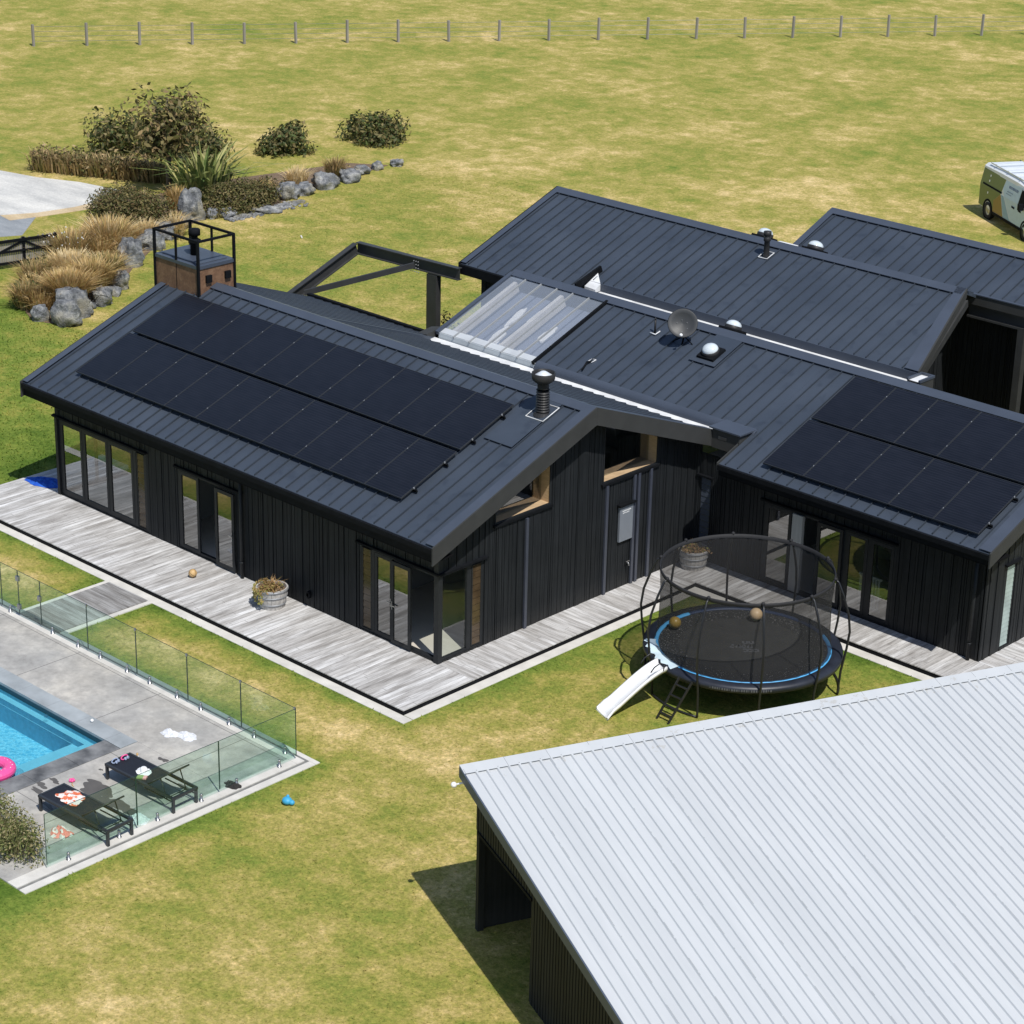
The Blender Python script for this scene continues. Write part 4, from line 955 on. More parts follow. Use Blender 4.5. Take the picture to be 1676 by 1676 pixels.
def skylight(x, y, zf, up, fl=True):
    nrm = Vector((0, -S * up, 1)).normalized(); c = Vector((x, y, zf(y)))
    ux = Vector((1, 0, 0)); uy = nrm.cross(ux)
    def Q(a, b, h): return c + ux * a + uy * b + nrm * h
    m = MB(); w = 0.28
    m.hexa([Q(-w, -w, 0), Q(w, -w, 0), Q(w, w, 0), Q(-w, w, 0), Q(-w * .95, -w * .95, 0.12), Q(w * .95, -w * .95, 0.12), Q(w * .95, w * .95, 0.12), Q(-w * .95, w * .95, 0.12)])
    p = m.build("skylight", M['dark'], house)
    if fl:
        m = MB(); m.hexa([Q(-.42, -.42, .045), Q(.42, -.42, .045), Q(.42, .95, .045), Q(-.42, .95, .045), Q(-.42, -.42, .056), Q(.42, -.42, .056), Q(.42, .95, .056), Q(-.42, .95, .056)]); m.build("flashing", M['roof'], p)
    m = MB(); m.lathe([(0.23, 0.12), (0.235, 0.20), (0.20, 0.21)], c, 24, axis=nrm); m.build("collar", M['duct'], p)
    m = MB(); m.lathe([(0.215, 0.19)] + [(0.215 * math.cos(t), 0.20 + 0.15 * math.sin(t)) for t in [PI / 2 * i / 8 for i in range(9)][:-1]] + [(0.001, 0.35)], c, 24, axis=nrm); m.build("dome", M['dome'], p)
skylight(-1.66, 11.42, z2, 1); skylight(-2.16, 12.85, z2b, -1, False); skylight(-4.62, 17.25, z3b, -1, False); skylight(-2.95, 17.35, z3b, -1, False)
# --- satellite dish on the middle roof
dish = thing("satellite_dish", "dark grey satellite dish on a bent arm standing on the middle roof", "satellite dish", (-2.70, 11.30, z2(11.30)))
m = MB(); nd = Vector((0.55, -0.75, 0.42)).normalized()
m.lathe([(0.001, -0.085), (0.12, -0.075), (0.24, -0.04), (0.33, 0.0), (0.345, 0.005), (0.33, 0.012), (0.24, -0.028), (0.12, -0.063), (0.001, -0.073)], (0.02, 0.12, 0.62), 32, axis=nd); o = m.build("reflector", M['dish'], dish); o.scale = (1.14, 1.14, 1.1)
m = MB(); m.tube([(0.02, 0.22, 0.60), (0, 0.25, 0.30), (0, 0.15, 0.0)], 0.025, 8); m.tube([(0, 0.25, 0.30), (-0.35, 0.2, 0.08)], 0.015, 6); m.tube([(0, 0.25, 0.30), (0.25, 0.3, 0.12)], 0.015, 6); m.build("mount", M['dark'], dish)
m = MB(); fp = Vector((0.02, 0.12, 0.62)) + nd * 0.34 + Vector((0, 0, -0.30)); m.tube([(0.05, 0.08, 0.30), fp], 0.012, 6); m.build("feed_arm", M['dark'], dish)
m = MB(); m.sphere(fp, 0.045, 10, 8); m.build("feed_horn", M['white_plastic'], dish)
m = MB()
for k in range(6):
    a = k * PI / 3; e1 = nd.orthogonal().normalized(); e2 = nd.cross(e1)
    m.sphere(Vector((0.02, 0.12, 0.62)) + (e1 * math.cos(a) + e2 * math.sin(a)) * 0.15 + nd * -0.035, 0.010, 6, 5)
m.build("bolt", M['clamp'], dish)
mast = thing("antenna_mast", "short antenna stub with white sealed foot left of the satellite dish", "antenna", (-3.74, 11.62, z2(11.62)))
m = MB(); m.tube([(0, 0, 0), (0, 0, 0.36)], 0.028, 10); m.tube([(0, 0, 0.36), (0, 0, 0.42)], 0.02, 8); m.build("pole", M['duct'], mast)
m = MB(); m.tube([(-.10, -.08, .01), (.10, -.10, .01), (.12, .06, .07)], 0.02, 6); m.build("sealant_bead", M['sealant'], mast)
vp_ = thing("roof_vent", "tiny bent pipe vent with pale sealant low on the middle roof", "roof vent", (-4.5, 9.85, z2(9.85)))
m = MB(); m.tube([(0, 0.15, 0.06), (0.02, -0.05, 0.10), (0.08, -0.30, -0.05)], 0.025, 8); m.build("pipe", M['dark'], vp_)
m = MB(); m.tube([(-.07, .12, .06), (.05, .10, .05), (.07, .24, .10), (-.05, .24, .10)], 0.018, 6, closed=True); m.build("sealant_bead", M['sealant'], vp_)

# --- solar panels
PW, PL_ = 1.208, 1.905      # pitch across, length up the slope (plan 1.784)
def make_panel():
    p = thing("solar_panel", "", "solar panel")
    w, l_ = PW - 0.016, PL_ - 0.03; m = MB(); f = 0.011
    m.box(0, w, 0, f, -0.038, 0.002); m.box(0, w, l_ - f, l_, -0.038, 0.002); m.box(0, f, f, l_ - f, -0.038, 0.002); m.box(w - f, w, f, l_ - f, -0.038, 0.002)
    m.build("frame", M['panel_frame'], p)
    m = MB(); m.box(f, w - f, f, l_ - f, -0.03, -0.002); m.build("cell_sheet", M['cells'], p)
    for yy in (0.42, l_ - 0.42):
        m = MB(); m.box(w + 0.001, w + 0.015, yy - 0.018, yy + 0.018, -0.036, 0.006); m.build("clamp", M['clamp'], p)
        m = MB(); m.box(0.07, PW + 0.07, yy - 0.02, yy + 0.02, -0.115, -0.040); m.build("rail", M['dark'], p)
    return p
proto = make_panel(); first = [True]
def place_panel(x, y, zf, label, group):
    o = proto if first[0] else copy_tree(proto); first[0] = False
    o.location = (x, y, zf(y) + 0.165); o.rotation_euler = (math.atan(S), 0, 0); o['label'] = label; o['group'] = group
ordn = ["first", "second", "third", "fourth", "fifth", "sixth", "seventh", "eighth", "ninth", "tenth"]
for i in range(10):
    for row, y in (("lower", 0.13), ("upper", 1.985)):
        if i == 0: lb = f"black solar panel at the chimney end of the {row} row on the long roof"
        elif i == 9: lb = f"black solar panel ending the {row} row on the long roof, nearest the ribbed flue"
        else: lb = f"black solar panel in the {row} row of the long roof, {ordn[i]} from the chimney end"
        place_panel(-13.44 + i * PW, y, z1, lb, "solar panels on the long front roof")
for i in range(5):
    for row, y in (("lower", 8.36), ("upper", 10.20)):
        if i == 0: lb = f"black solar panel at the left end of the {row} row of the right-hand roof"
        elif i == 4: lb = f"black solar panel at the right end of the {row} row of the right-hand roof"
        else: lb = f"black solar panel in the {row} row of the right-hand roof, {ordn[i]} from its left end"
        place_panel(2.45 + i * PW, y, z2, lb, "solar panels on the right-hand roof")

# ------------------------------------------------------------------ steel portal frame
pf = thing("steel_frame", "open dark steel frame of beams, brace and post on the lawn behind the chimney", "steel frame")
def ibeam(a, b, w, h, name, up=(0, 0, 1)):
    m = MB(); a = Vector(a); b = Vector(b); d = (b - a).normalized(); sd = d.cross(Vector(up)).normalized(); u = sd.cross(d).normalized()
    m.bar(a, b, 0.025, h - 0.05, up); m.bar(a + u * (h / 2 - 0.0125), b + u * (h / 2 - 0.0125), w, 0.025, up); m.bar(a - u * (h / 2 - 0.0125), b - u * (h / 2 - 0.0125), w, 0.025, up)
    return m.build(name, M['steel'], pf)
zb_ = z3(12.4) - 0.16
ibeam((-16.05, 12.4, zb_), (-11.9, 12.56, zb_ + 0.04), 0.18, 0.36, "beam")
ibeam((-16.05, 12.35, zb_), (-16.03, 9.3, z3(9.3) - 0.16), 0.18, 0.34, "rafter")
m = MB(); m.bar((-15.75, 10.0, z3(10.0) - 0.12), (-13.5, 12.3, zb_ + 0.02), 0.10, 0.16); m.build("brace", M['steel'], pf)
m = MB(); m.box(-13.13, -12.73, 12.42, 12.62, G, zb_ - 0.18); m.build("post", M['steel'], pf)
m = MB(); m.box(-16.13, -15.93, 9.2, 9.4, G, z3(9.3) - 0.35); m.build("post", M['steel'], pf)
m = MB()
for dx in (-0.09, 0, 0.09):
    for dz in (0.10, 0, -0.10): m.sphere((-13.55 + dx, 12.40, zb_ + dz), 0.018, 6, 5)
for i in range(5): m.sphere((-13.7 + i * 0.08, 12.34, zb_ - 0.19), 0.018, 6, 5)
m.build("bolt", M['clamp'], pf)

# ------------------------------------------------------------------ plants
def leaf_cloud(mb, c, rad, n, size, pal, r, lumps=7, flat_bottom=True, up=0.3):
    c = Vector(c); L_ = []
    for i in range(lumps):
        th = r.uniform(0, 2 * PI); rr_ = r.uniform(0.25, 0.72); zz = r.uniform(0.05, 0.62)
        L_.append((Vector((math.cos(th) * rr_ * rad[0], math.sin(th) * rr_ * rad[1], zz * rad[2])), r.uniform(0.38, 0.62)))
    for i in range(n):
        lc, lr = r.choice(L_)
        d = Vector((r.gauss(0, 1), r.gauss(0, 1), r.gauss(0, 1) + 0.25)).normalized(); k = r.random() ** 0.4 * lr
        p = c + lc + Vector((d.x * rad[0] * k, d.y * rad[1] * k, d.z * rad[2] * k))
        if p.z < c.z + 0.02: p.z = c.z + r.uniform(0.02, 0.15)
        nn = (d + Vector((r.gauss(0, .6), r.gauss(0, .6), r.gauss(0, .6) + up))).normalized()
        t = nn.orthogonal().normalized(); t.rotate(Matrix.Rotation(r.uniform(0, 6.28), 3, nn)); b = nn.cross(t)
        s_ = size * r.uniform(0.6, 1.3); col = r.choice(pal); f = r.uniform(0.75, 1.25)
        col = (col[0] * f, col[1] * f, col[2] * f)
        mb.add([p - t * s_, p + b * s_ * 0.45, p + t * s_, p - b * s_ * 0.45], [(0, 1, 2, 3)], None, False, col)
def blades(mb, c, rad, n, length, width, pal, r, lean=0.55, up=1.0):
    c = Vector(c)
    for i in range(n):
        a = r.uniform(0, 2 * PI); q = math.sqrt(r.random()); b0 = c + Vector((math.cos(a) * rad[0] * q * 0.55, math.sin(a) * rad[1] * q * 0.55, 0))
        d = Vector((math.cos(a) + r.gauss(0, .45), math.sin(a) + r.gauss(0, .45), 0)); l_ = length * r.uniform(0.55, 1.15); le = lean * q * r.uniform(0.5, 1.3)
        side = Vector((-d.y, d.x, 0)).normalized() if d.length > 1e-3 else Vector((1, 0, 0)); w = width * r.uniform(0.6, 1.4)
        p1 = b0 + Vector((d.x * le * l_ * 0.35, d.y * le * l_ * 0.35, l_ * 0.62 * up)); p2 = b0 + Vector((d.x * le * l_ * 0.95, d.y * le * l_ * 0.95, l_ * up * (1.0 - 0.38 * le)))
        col = r.choice(pal); f = r.uniform(0.7, 1.25); col = (col[0] * f, col[1] * f, col[2] * f)
        mb.add([b0 - side * w * .5, b0 + side * w * .5, p1 + side * w * .5, p1 - side * w * .5, p2 + side * w * .12, p2 - side * w * .12], [(0, 1, 2, 3), (3, 2, 4, 5)], None, False, col)
GRN = [(0.10, 0.105, 0.032), (0.14, 0.13, 0.042), (0.19, 0.155, 0.06), (0.06, 0.07, 0.022), (0.21, 0.17, 0.075)]
GRN2 = [(0.07, 0.10, 0.025), (0.10, 0.13, 0.04), (0.05, 0.07, 0.02), (0.16, 0.14, 0.06)]
TAN = [(0.64, 0.45, 0.20), (0.52, 0.35, 0.14), (0.72, 0.55, 0.29), (0.40, 0.26, 0.11), (0.46, 0.38, 0.14)]
TAN2 = [(0.76, 0.60, 0.33), (0.64, 0.47, 0.22), (0.80, 0.67, 0.42)]
BRN = [(0.30, 0.21, 0.10), (0.38, 0.28, 0.13), (0.22, 0.20, 0.07), (0.46, 0.34, 0.18)]
rp = random.Random(77)
def bush(name, label, cat, x, y, rad, n, size, pal, group=None, lumps=9, z=G):
    t = thing(name, label, cat, (x, y, z), 0, group)
    m = MB(); leaf_cloud(m, (0, 0, 0.02), rad, n, size, pal, rp, lumps); m.build("foliage", M['leaf'], t)
    m = MB()
    for i in range(7):
        a = i * 0.9; m.tube([(0, 0, -0.05), (math.cos(a) * rad[0] * .25, math.sin(a) * rad[1] * .25, rad[2] * .35), (math.cos(a) * rad[0] * .55, math.sin(a) * rad[1] * .55, rad[2] * .7)], [0.03, 0.022, 0.01], 5)
    m.build("stem", M['bark'], t)
    return t
def tussock(label, x, y, r_, h, n, pal, green=0, flowers=0):
    t = tag(bpy.data.objects.new("tussock_grass", None), label, "tussock grass", "dry tussocks in the rock garden"); COL.objects.link(t); t.location = (x, y, G)
    m = MB(); blades(m, (0, 0, 0), (r_, r_), n, h, 0.030, pal, rp); m.build("blades", M['straw'], t)
    if green:
        m = MB(); leaf_cloud(m, (0, 0, 0), (r_ * .9, r_ * .9, h * .6), green, 0.07, GRN2, rp, 6); m.build("leaves", M['leaf'], t)
    if flowers:
        m = MB()
        for i in range(flowers):
            a = rp.uniform(0, 6.28); q = rp.uniform(.2, 1) * r_; m.sphere((math.cos(a) * q, math.sin(a) * q, h * rp.uniform(.6, .95)), 0.026, 6, 4)
        m.build("flowers", M['white_plastic'], t)
tussock("largest golden tussock behind the big boulder at the near end of the rock garden", -28.2, 10.5, 0.85, 1.15, 3000, TAN)
tussock("golden-brown tussock touching the smooth grey boulder, right of the largest tussock", -28.8, 11.9, 0.75, 1.15, 1800, TAN)
tussock("straw tussock with green leaves between the low shrub and the right-hand boulders", -29.4, 12.9, 0.60, 1.05, 1200, TAN + GRN2, 260)
tussock("palest bleached tussock with a whitish centre, in the middle of the rock garden", -30.4, 12.2, 0.80, 1.05, 1700, TAN2)
tussock("tall blond tussock in front of the large rounded bush", -32.2, 15.2, 1.05, 1.35, 1700, TAN2 + TAN)
tussock("brown-green tussock dotted with white flowers beside the paling fence end", -32.1, 13.5, 0.95, 1.25, 900, BRN + TAN, 500, 26)
tussock("small blond tussock squeezed between the large rounded bush and the grey boulders", -32.7, 17.2, 0.55, 0.85, 600, TAN2)
tussock("rusty brown tussock left of the largest boulder pair", -28.9, 9.3, 0.55, 0.85, 900, BRN + TAN[:2], 160)
tussock("dusky tussock mixed with dark shrubs under the fence rail", -30.6, 10.9, 0.8, 0.95, 800, BRN + TAN, 300)
bush("shrub", "low olive-green shrub beside the pointed grey boulder mid rock garden", "shrub", -30.2, 13.1, (0.65, 0.6, 0.62), 900, 0.075, GRN)
bush("shrub", "dark green shrub at the left side of the rock garden below the fence", "shrub", -31.1, 11.2, (0.6, 0.55, 0.95), 900, 0.075, GRN2 + GRN)
bush("shrub", "small dark shrub on the left edge of the rock garden near the front boulder", "shrub", -29.5, 9.8, (0.5, 0.5, 0.8), 700, 0.07, GRN2 + GRN)
bush("round_bush", "largest rounded brown-green bush next to the driveway end", "bush", -34.6, 17.9, (1.60, 1.9, 1.65), 22000, 0.060, GRN + [(0.15, 0.10, 0.05)], None, 16)
bush("round_bush", "wide brown-green bush right of the upright boulder, under the flax", "bush", -33.9, 22.6, (1.0, 1.8, 1.05), 12000, 0.060, GRN + [(0.12, 0.09, 0.04)], None, 14)
# flax
fx = thing("flax_plant", "striped green flax with long sword leaves above the upright boulder", "flax", (-36.2, 22.9, G))
m = MB(); blades(m, (0, 0, 0), (1.5, 1.5), 170, 2.1, 0.13, [(0.20, 0.24, 0.07), (0.12, 0.17, 0.05), (0.42, 0.40, 0.17), (0.30, 0.32, 0.10)], rp, 0.85); m.build("leaves", M['leaf'], fx)
# brush and trunk behind
def tree(label, x, y, h, cr, n, pal, group=None, trunk=0.12, z0=0.35):
    t = thing("tree", label, "tree", (x, y, G), 0, group)
    m = MB(); m.tube([(0, 0, -0.1), (0.05, 0.02, h * .3), (0.0, 0.1, h * .62), (0.1, 0, h * 0.9)], [trunk, trunk * .8, trunk * .5, trunk * .15], 8)
    for i in range(6):
        a = i * 1.05 + rp.uniform(-.3, .3); b = h * rp.uniform(.35, .6); m.tube([(0.03, 0.03, b), (math.cos(a) * cr * .45, math.sin(a) * cr * .45, b + h * .18), (math.cos(a) * cr * .8, math.sin(a) * cr * .8, b + h * .27)], [trunk * .4, trunk * .25, trunk * .08], 6)
    m.build("trunk", M['bark'], t)
    m = MB(); leaf_cloud(m, (0, 0, h * z0), (cr, cr, h * (1 - z0)), n, 0.13, pal, rp, 18); m.build("crown", M['leaf'], t)
tree("slim dark-trunked tree rising behind the largest rounded bush", -38.0, 22.5, 4.2, 1.5, 2600, GRN + BRN[:1])
bl = MB()
for i in range(16):
    u = i / 15; px_ = -44.5 + u * 4.8; py_ = 21.0 + u * 2.4
    leaf_cloud(bl, (px_, py_, 0), (0.9, 0.8, 0.9), 330, 0.10, BRN + GRN, rp, 5); blades(bl, (px_ + .3, py_ - .2, 0), (0.7, 0.7), 90, 0.9, 0.05, BRN, rp)
stuff(tag(bl.build("brush", M['leaf'], None, (0, 0, G)), "brown-green scrub growing along the far edge of the driveway", "scrub"))

sheet("garden_bed", [(-26.9, 8.9), (-27.3, 10.6), (-28.4, 12.6), (-30.4, 14.9), (-32.2, 17.4), (-33.8, 20.6), (-33.4, 23.6), (-34.6, 27.5), (-35.4, 32), (-36.8, 31), (-38.2, 24), (-37.6, 19.6), (-36.4, 17.2), (-33.6, 14.6), (-32.4, 12.4), (-30.7, 10.7), (-29.0, 9.2), (-27.6, 8.6)], G + 0.016, 0.05, M['soil'])
gc = MB(); BED = [(-28.3, 9.6), (-28.7, 10.9), (-29.2, 11.6), (-29.9, 13.2), (-30.6, 13.9), (-31.2, 12.3), (-31.4, 14.4), (-32.4, 14.2), (-33.2, 16.0), (-33.6, 15.4), (-34.6, 16.4), (-35.9, 19.6), (-35.6, 21.2), (-31.0, 15.0), (-30.4, 11.2), (-29.6, 10.2), (-32.6, 18.4), (-33.6, 19.0), (-34.6, 24.6), (-35.2, 26.6), (-35.4, 29.0)]
for i, (x, y) in enumerate(BED):
    leaf_cloud(gc, (x, y, 0), (0.55, 0.55, 0.5), 260, 0.06, GRN + GRN2 + BRN, rp, 6)
    blades(gc, (x + rp.uniform(-.2, .2), y + rp.uniform(-.2, .2), 0), (0.6, 0.6), 420, rp.uniform(.6, 1.0), 0.028, (TAN, TAN2, BRN + TAN)[i % 3], rp, 0.6)
stuff(tag(gc.build("ground_cover", M['straw'], None, (0, 0, G)), "mixed straw grass and low green growth filling the rock garden bed", "ground cover"))
# boulders
def boulder(x, y, sx, sy, sz, seed, label, rz=0.0):
    m = MB(); n = 18; r = random.Random(seed); off = Vector((r.uniform(-50, 50), r.uniform(-50, 50), r.uniform(-50, 50)))
    prof = []; vs = []; seg = 26; rings = 16
    for i in range(rings + 1):
        ph = PI * i / rings
        for k in range(seg):
            th = 2 * PI * k / seg; d = Vector((math.sin(ph) * math.cos(th), math.sin(ph) * math.sin(th), math.cos(ph)))
            e = 1 + 0.50 * noise.noise(d * 1.3 + off) + 0.30 * noise.noise(d * 2.9 + off) + 0.12 * noise.noise(d * 6.5 + off) + 0.16 * (abs(noise.noise(d * 2.2 - off)) - 0.25)
            q = d * e; q = Vector((max(-1.02, min(1.02, q.x)), max(-1.05, min(1.05, q.y)), min(0.98, q.z)))
            vs.append((q.x * sx, q.y * sy, q.z * sz))
    fs = [(i * seg + k, i * seg + (k + 1) % seg, (i + 1) * seg + (k + 1) % seg, (i + 1) * seg + k) for i in range(rings) for k in range(seg)]
    m.add(vs, fs, None, True)
    o = m.build("boulder", M['rock']); o.location = (x, y, G + sz * 0.45); o.rotation_euler = (0, 0, rz)
    return tag(o, label, "boulder", "boulders edging the lawn")
BO = [(-26.6, 9.25, .55, .42, .50, "near big pale-topped boulder at the tip of the rock garden"),
      (-27.2, 10.0, .62, .50, .58, "biggest mottled boulder, behind the one at the tip of the rock garden"),
      (-27.5, 8.85, .30, .30, .34, "small dark boulder tucked left of the biggest mottled boulder"),
      (-27.6, 11.4, .46, .44, .46, "smooth grey egg-shaped boulder below the golden-brown tussock"),
      (-27.4, 10.85, .16, .15, .14, "fist-like small rock between the big mottled and the smooth egg-shaped boulder"),
      (-28.1, 12.35, .27, .25, .25, "small angular rock right of the smooth egg-shaped boulder"),
      (-28.6, 13.0, .32, .34, .52, "lichen-spotted narrow boulder leaning above the small angular rock"),
      (-30.7, 15.05, .55, .52, .72, "tall pointed grey boulder halfway along the lawn edge"),
      (-32.0, 16.9, .62, .55, .50, "broad craggy boulder left of the chimney guard rail"),
      (-32.7, 18.2, .60, .45, .46, "craggy boulder behind the chimney guard rail, left post side"),
      (-33.4, 19.4, .38, .38, .34, "low rock at the foot of the largest rounded bush behind the chimney"),
      (-34.1, 20.5, .58, .55, .92, "upright standing boulder between the two rounded bushes"),
      (-33.7, 21.2, .26, .28, .30, "dark wedge rock right of the upright standing boulder"),
      (-33.5, 21.8, .40, .36, .26, "flat grey rock under the left end of the wide bush"),
      (-33.1, 23.3, .50, .75, .18, "long low slab of rock under the wide bush"),
      (-34.1, 25.3, .60, .60, .48, "grey rock just right of the wide bush"),
      (-34.2, 26.2, .50, .55, .34, "pale flat rock between the wide bush and the dark rounded boulder"),
      (-34.4, 27.6, .62, .62, .46, "dark rounded boulder on the upper lawn edge"),
      (-34.5, 29.0, .50, .52, .36, "mid-grey boulder after the dark rounded one on the lawn edge"),
      (-35.1, 30.2, .42, .42, .28, "smaller boulder third from the end of the upper boulder row"),
      (-35.2, 31.2, .30, .30, .26, "small rock second from the end of the upper boulder row"),
      (-35.1, 32.2, .30, .34, .22, "last small rock ending the upper boulder row")]
for i, (x, y, sx, sy, sz, lb) in enumerate(BO): boulder(x, y, sx * (1.0 if i < 3 else 0.84), sy * (1.0 if i < 3 else 0.84), sz * (1.08 if i < 3 else 0.92), 100 + i, lb, i * 1.3)
pb = MB()
for i in range(420):
    u = rp.random(); x = -33.0 + rp.gauss(0, .16) - 0.25 * u; y = 21.4 + u * 4.0; s_ = rp.uniform(.03, .09)
    pb.sphere((x, y, G + s_ * .4), s_, 6, 4, None, (1, 1.2, .7))
stuff(tag(pb.build("pebbles", M['rock']), "grey pebbles strewn along the foot of the wide bush", "pebbles"))

# paling fence far left
fn = thing("paling_fence", "weathered grey paling fence with black rails and diagonal braces at the left edge", "fence", (-32.77, 13.35, G))
fd = Vector((-0.46, -2.15, 0)).normalized(); fnrm = Vector((-fd.y, fd.x, 0))
m = MB()
for i in range(62):
    p = fd * (0.05 + i * 0.085); h = 1.04 + rp.uniform(-.05, .03); p = p - fnrm * 0.05
    m.bar(p + Vector((0, 0, 0.12)), p + Vector((0, 0, h)), 0.022, 0.068, up=fd)
m.build("paling", M['timber_grey'], fn)
for h, t in ((0.98, 0.10), (0.60, 0.07), (0.20, 0.08)):
    m = MB(); m.bar(fd * 0 - fnrm * 0.0 + Vector((0, 0, h)), fd * 5.3 + Vector((0, 0, h)), 0.06, t); m.build("rail", M['dark'], fn)
for d_ in (0.0, 1.22, 3.1, 5.2):
    m = MB(); m.bar(fd * d_ - fnrm * 0.06 + Vector((0, 0, -0.1)), fd * d_ - fnrm * 0.06 + Vector((0, 0, 1.06)), 0.10, 0.10); m.build("post", M['dark'], fn)
for a, b in ((1.2, 0.0), (1.25, 3.0)):
    m = MB(); m.bar(fd * a - fnrm * 0.02 + Vector((0, 0, 0.92)), fd * b - fnrm * 0.02 + Vector((0, 0, 0.28)), 0.05, 0.08); m.build("brace", M['dark'], fn)

# shrubs in pots
def pot_shrub(name, label, x, y, z, s_, pal, wd=0.55):
    t = thing(name, label, "shrub", (x, y, z))
    m = MB(); m.lathe([(0.001, 0), (0.16 * s_, 0), (0.22 * s_, 0.34 * s_), (0.20 * s_, 0.34 * s_), (0.18 * s_, 0.28 * s_), (0.001, 0.28 * s_)], (0, 0, 0), 16); m.build("pot", M['dark'], t)
    m = MB(); leaf_cloud(m, (0, 0, 0.4 * s_), (wd * s_, wd * s_, 1.0 * s_), 900, 0.06, pal, rp, 9); m.build("foliage", M['leaf'], t)
pot_shrub("potted_shrub", "dark bushy shrub in a black pot behind the steel post", -13.15, 13.25, G, 1.9, GRN + [(0.10, 0.06, 0.03)], 0.30)
pot_shrub("potted_shrub", "yellow-green leafy plant just showing over the ridge in the dark courtyard", 3.25, 16.3, 1.78, 0.95, [(0.35, 0.36, 0.05), (0.20, 0.25, 0.05)])

# ------------------------------------------------------------------ glass pool fence
gf = thing("glass_fence", "frameless green-tinted glass pool fence on short steel spigots with a gate", "glass fence")
def gpane(p, q, name="pane", z0=-0.03, z1=1.06):
    m = MB(); m.bar((p[0], p[1], (z0 + z1) / 2), (q[0], q[1], (z0 + z1) / 2), 0.012, z1 - z0); o = m.build(name, M['fence_glass'], gf)
    d = Vector((q[0] - p[0], q[1] - p[1], 0)).normalized() * 0.004; e = MB()
    e.bar((p[0], p[1], z1 + 0.003), (q[0], q[1], z1 + 0.003), 0.013, 0.005)
    for c in (p, q): e.bar((c[0], c[1], z0), (c[0], c[1], z1), 0.014, 0.008, up=(0, 1, 0) if abs(d.x) > abs(d.y) else (1, 0, 0))
    e.build("edge", M['glass_edge'], o); return o
YF = -5.12
xs_ = [-13.0, -11.25, -9.49, -8.79, -7.92, -6.14, -4.35, -2.56, -0.77, 0.994]
for a, b in zip(xs_[:-1], xs_[1:]):
    o = gpane((a + 0.008, YF), (b - 0.008, YF), "gate" if abs(a + 8.79) < 0.01 else "pane")
ys_ = [YF - 0.012, -7.18, -9.25, -11.4]
for a, b in zip(ys_[:-1], ys_[1:]): gpane((1.0, a - 0.006), (1.0, b + 0.008))
def spigot(x, y):
    m = MB(); m.lathe([(0.001, 0), (0.05, 0), (0.05, 0.012), (0.03, 0.015), (0.03, 0.15), (0.026, 0.16), (0.001, 0.16)], (x, y, -0.112), 14); m.build("spigot", M['chrome'], gf)
for x in (-10.8, -9.7, -9.16, -7.49, -6.51, -5.68, -4.70, -3.89, -2.93, -2.12, -1.17, -0.35, 0.64): spigot(x, YF - 0.01)
for y in (-5.60, -6.74, -7.66, -8.76, -9.7, -10.9): spigot(1.0, y)
for x, h in ((-8.79, 0.86), (-8.79, 0.14), (-7.95, 0.62)):
    m = MB(); m.box(x - 0.05, x + 0.05, YF - 0.03, YF + 0.03, h - 0.06, h + 0.06); m.build("hinge" if x < -8 else "latch", M['chrome'], gf)
for x in (-6.14, -4.35, -2.56, -0.77, 0.96):
    m = MB(); m.box(x - 0.025, x + 0.025, YF - 0.016, YF + 0.016, 1.02, 1.075); m.build("clip", M['chrome'], gf)

# ------------------------------------------------------------------ loungers
def make_lounger():
    t = thing("sun_lounger", "", "sun lounger")
    Lg, Wd, H = 1.98, 0.62, 0.34; m = MB()
    m.bar((0, 0.02, H - .025), (Lg, 0.02, H - .025), 0.045, 0.05); m.bar((0, Wd - .02, H - .025), (Lg, Wd - .02, H - .025), 0.045, 0.05)
    m.bar((0.022, 0.045, H - .025), (0.022, Wd - .045, H - .025), 0.045, 0.05); m.bar((Lg - .022, 0.045, H - .025), (Lg - .022, Wd - .045, H - .025), 0.045, 0.05)
    m.build("frame", M['lounger'], t)
    for x in (0.03, Lg - 0.03):
        for y in (0.03, Wd - .03):
            m = MB(); m.bar((x, y, 0), (x, y, H - .051), 0.05, 0.05, up=(1, 0, 0)); m.build("leg", M['lounger'], t)
    m = MB(); m.box(0.05, 1.20, 0.046, Wd - .046, H - .022, H - .006); m.build("seat_sling", M['sling'], t)
    b = MB(); a0 = Vector((1.21, 0, H - .01)); a1 = Vector((1.80, 0, H + .42))
    n_ = Vector((-(a1 - a0).z, 0, (a1 - a0).x)).normalized() * 0.012
    b.hexa([a0 + Vector((0, .05, 0)), a0 + Vector((0, Wd - .05, 0)), a1 + Vector((0, Wd - .05, 0)), a1 + Vector((0, .05, 0))] + [q + n_ for q in (a0 + Vector((0, .05, 0)), a0 + Vector((0, Wd - .05, 0)), a1 + Vector((0, Wd - .05, 0)), a1 + Vector((0, .05, 0)))])
    b.build("backrest_sling", M['sling'], t)
    b = MB()
    for y in (0.05, Wd - .05): b.tube([a0 + Vector((0, y, 0)), a1 + Vector((0, y, 0))], 0.017, 8)
    b.tube([a1 + Vector((0, .05, 0)), a1 + Vector((0, Wd - .05, 0))], 0.017, 8); b.build("backrest_frame", M['lounger'], t)
    b = MB()
    for y in (0.07, Wd - .07): b.tube([a0.lerp(a1, .6) + Vector((0, y, -.01)), (1.72, y, H - .12)], 0.012, 8)
    b.tube([(1.72, .07, H - .12), (1.72, Wd - .07, H - .12)], 0.012, 8)
    b.bar((1.1, .055, H - .13), (1.95, .055, H - .13), .02, .02); b.bar((1.1, Wd - .055, H - .13), (1.95, Wd - .055, H - .13), .02, .02); b.build("prop", M['lounger'], t)
    return t
TZ = -0.117
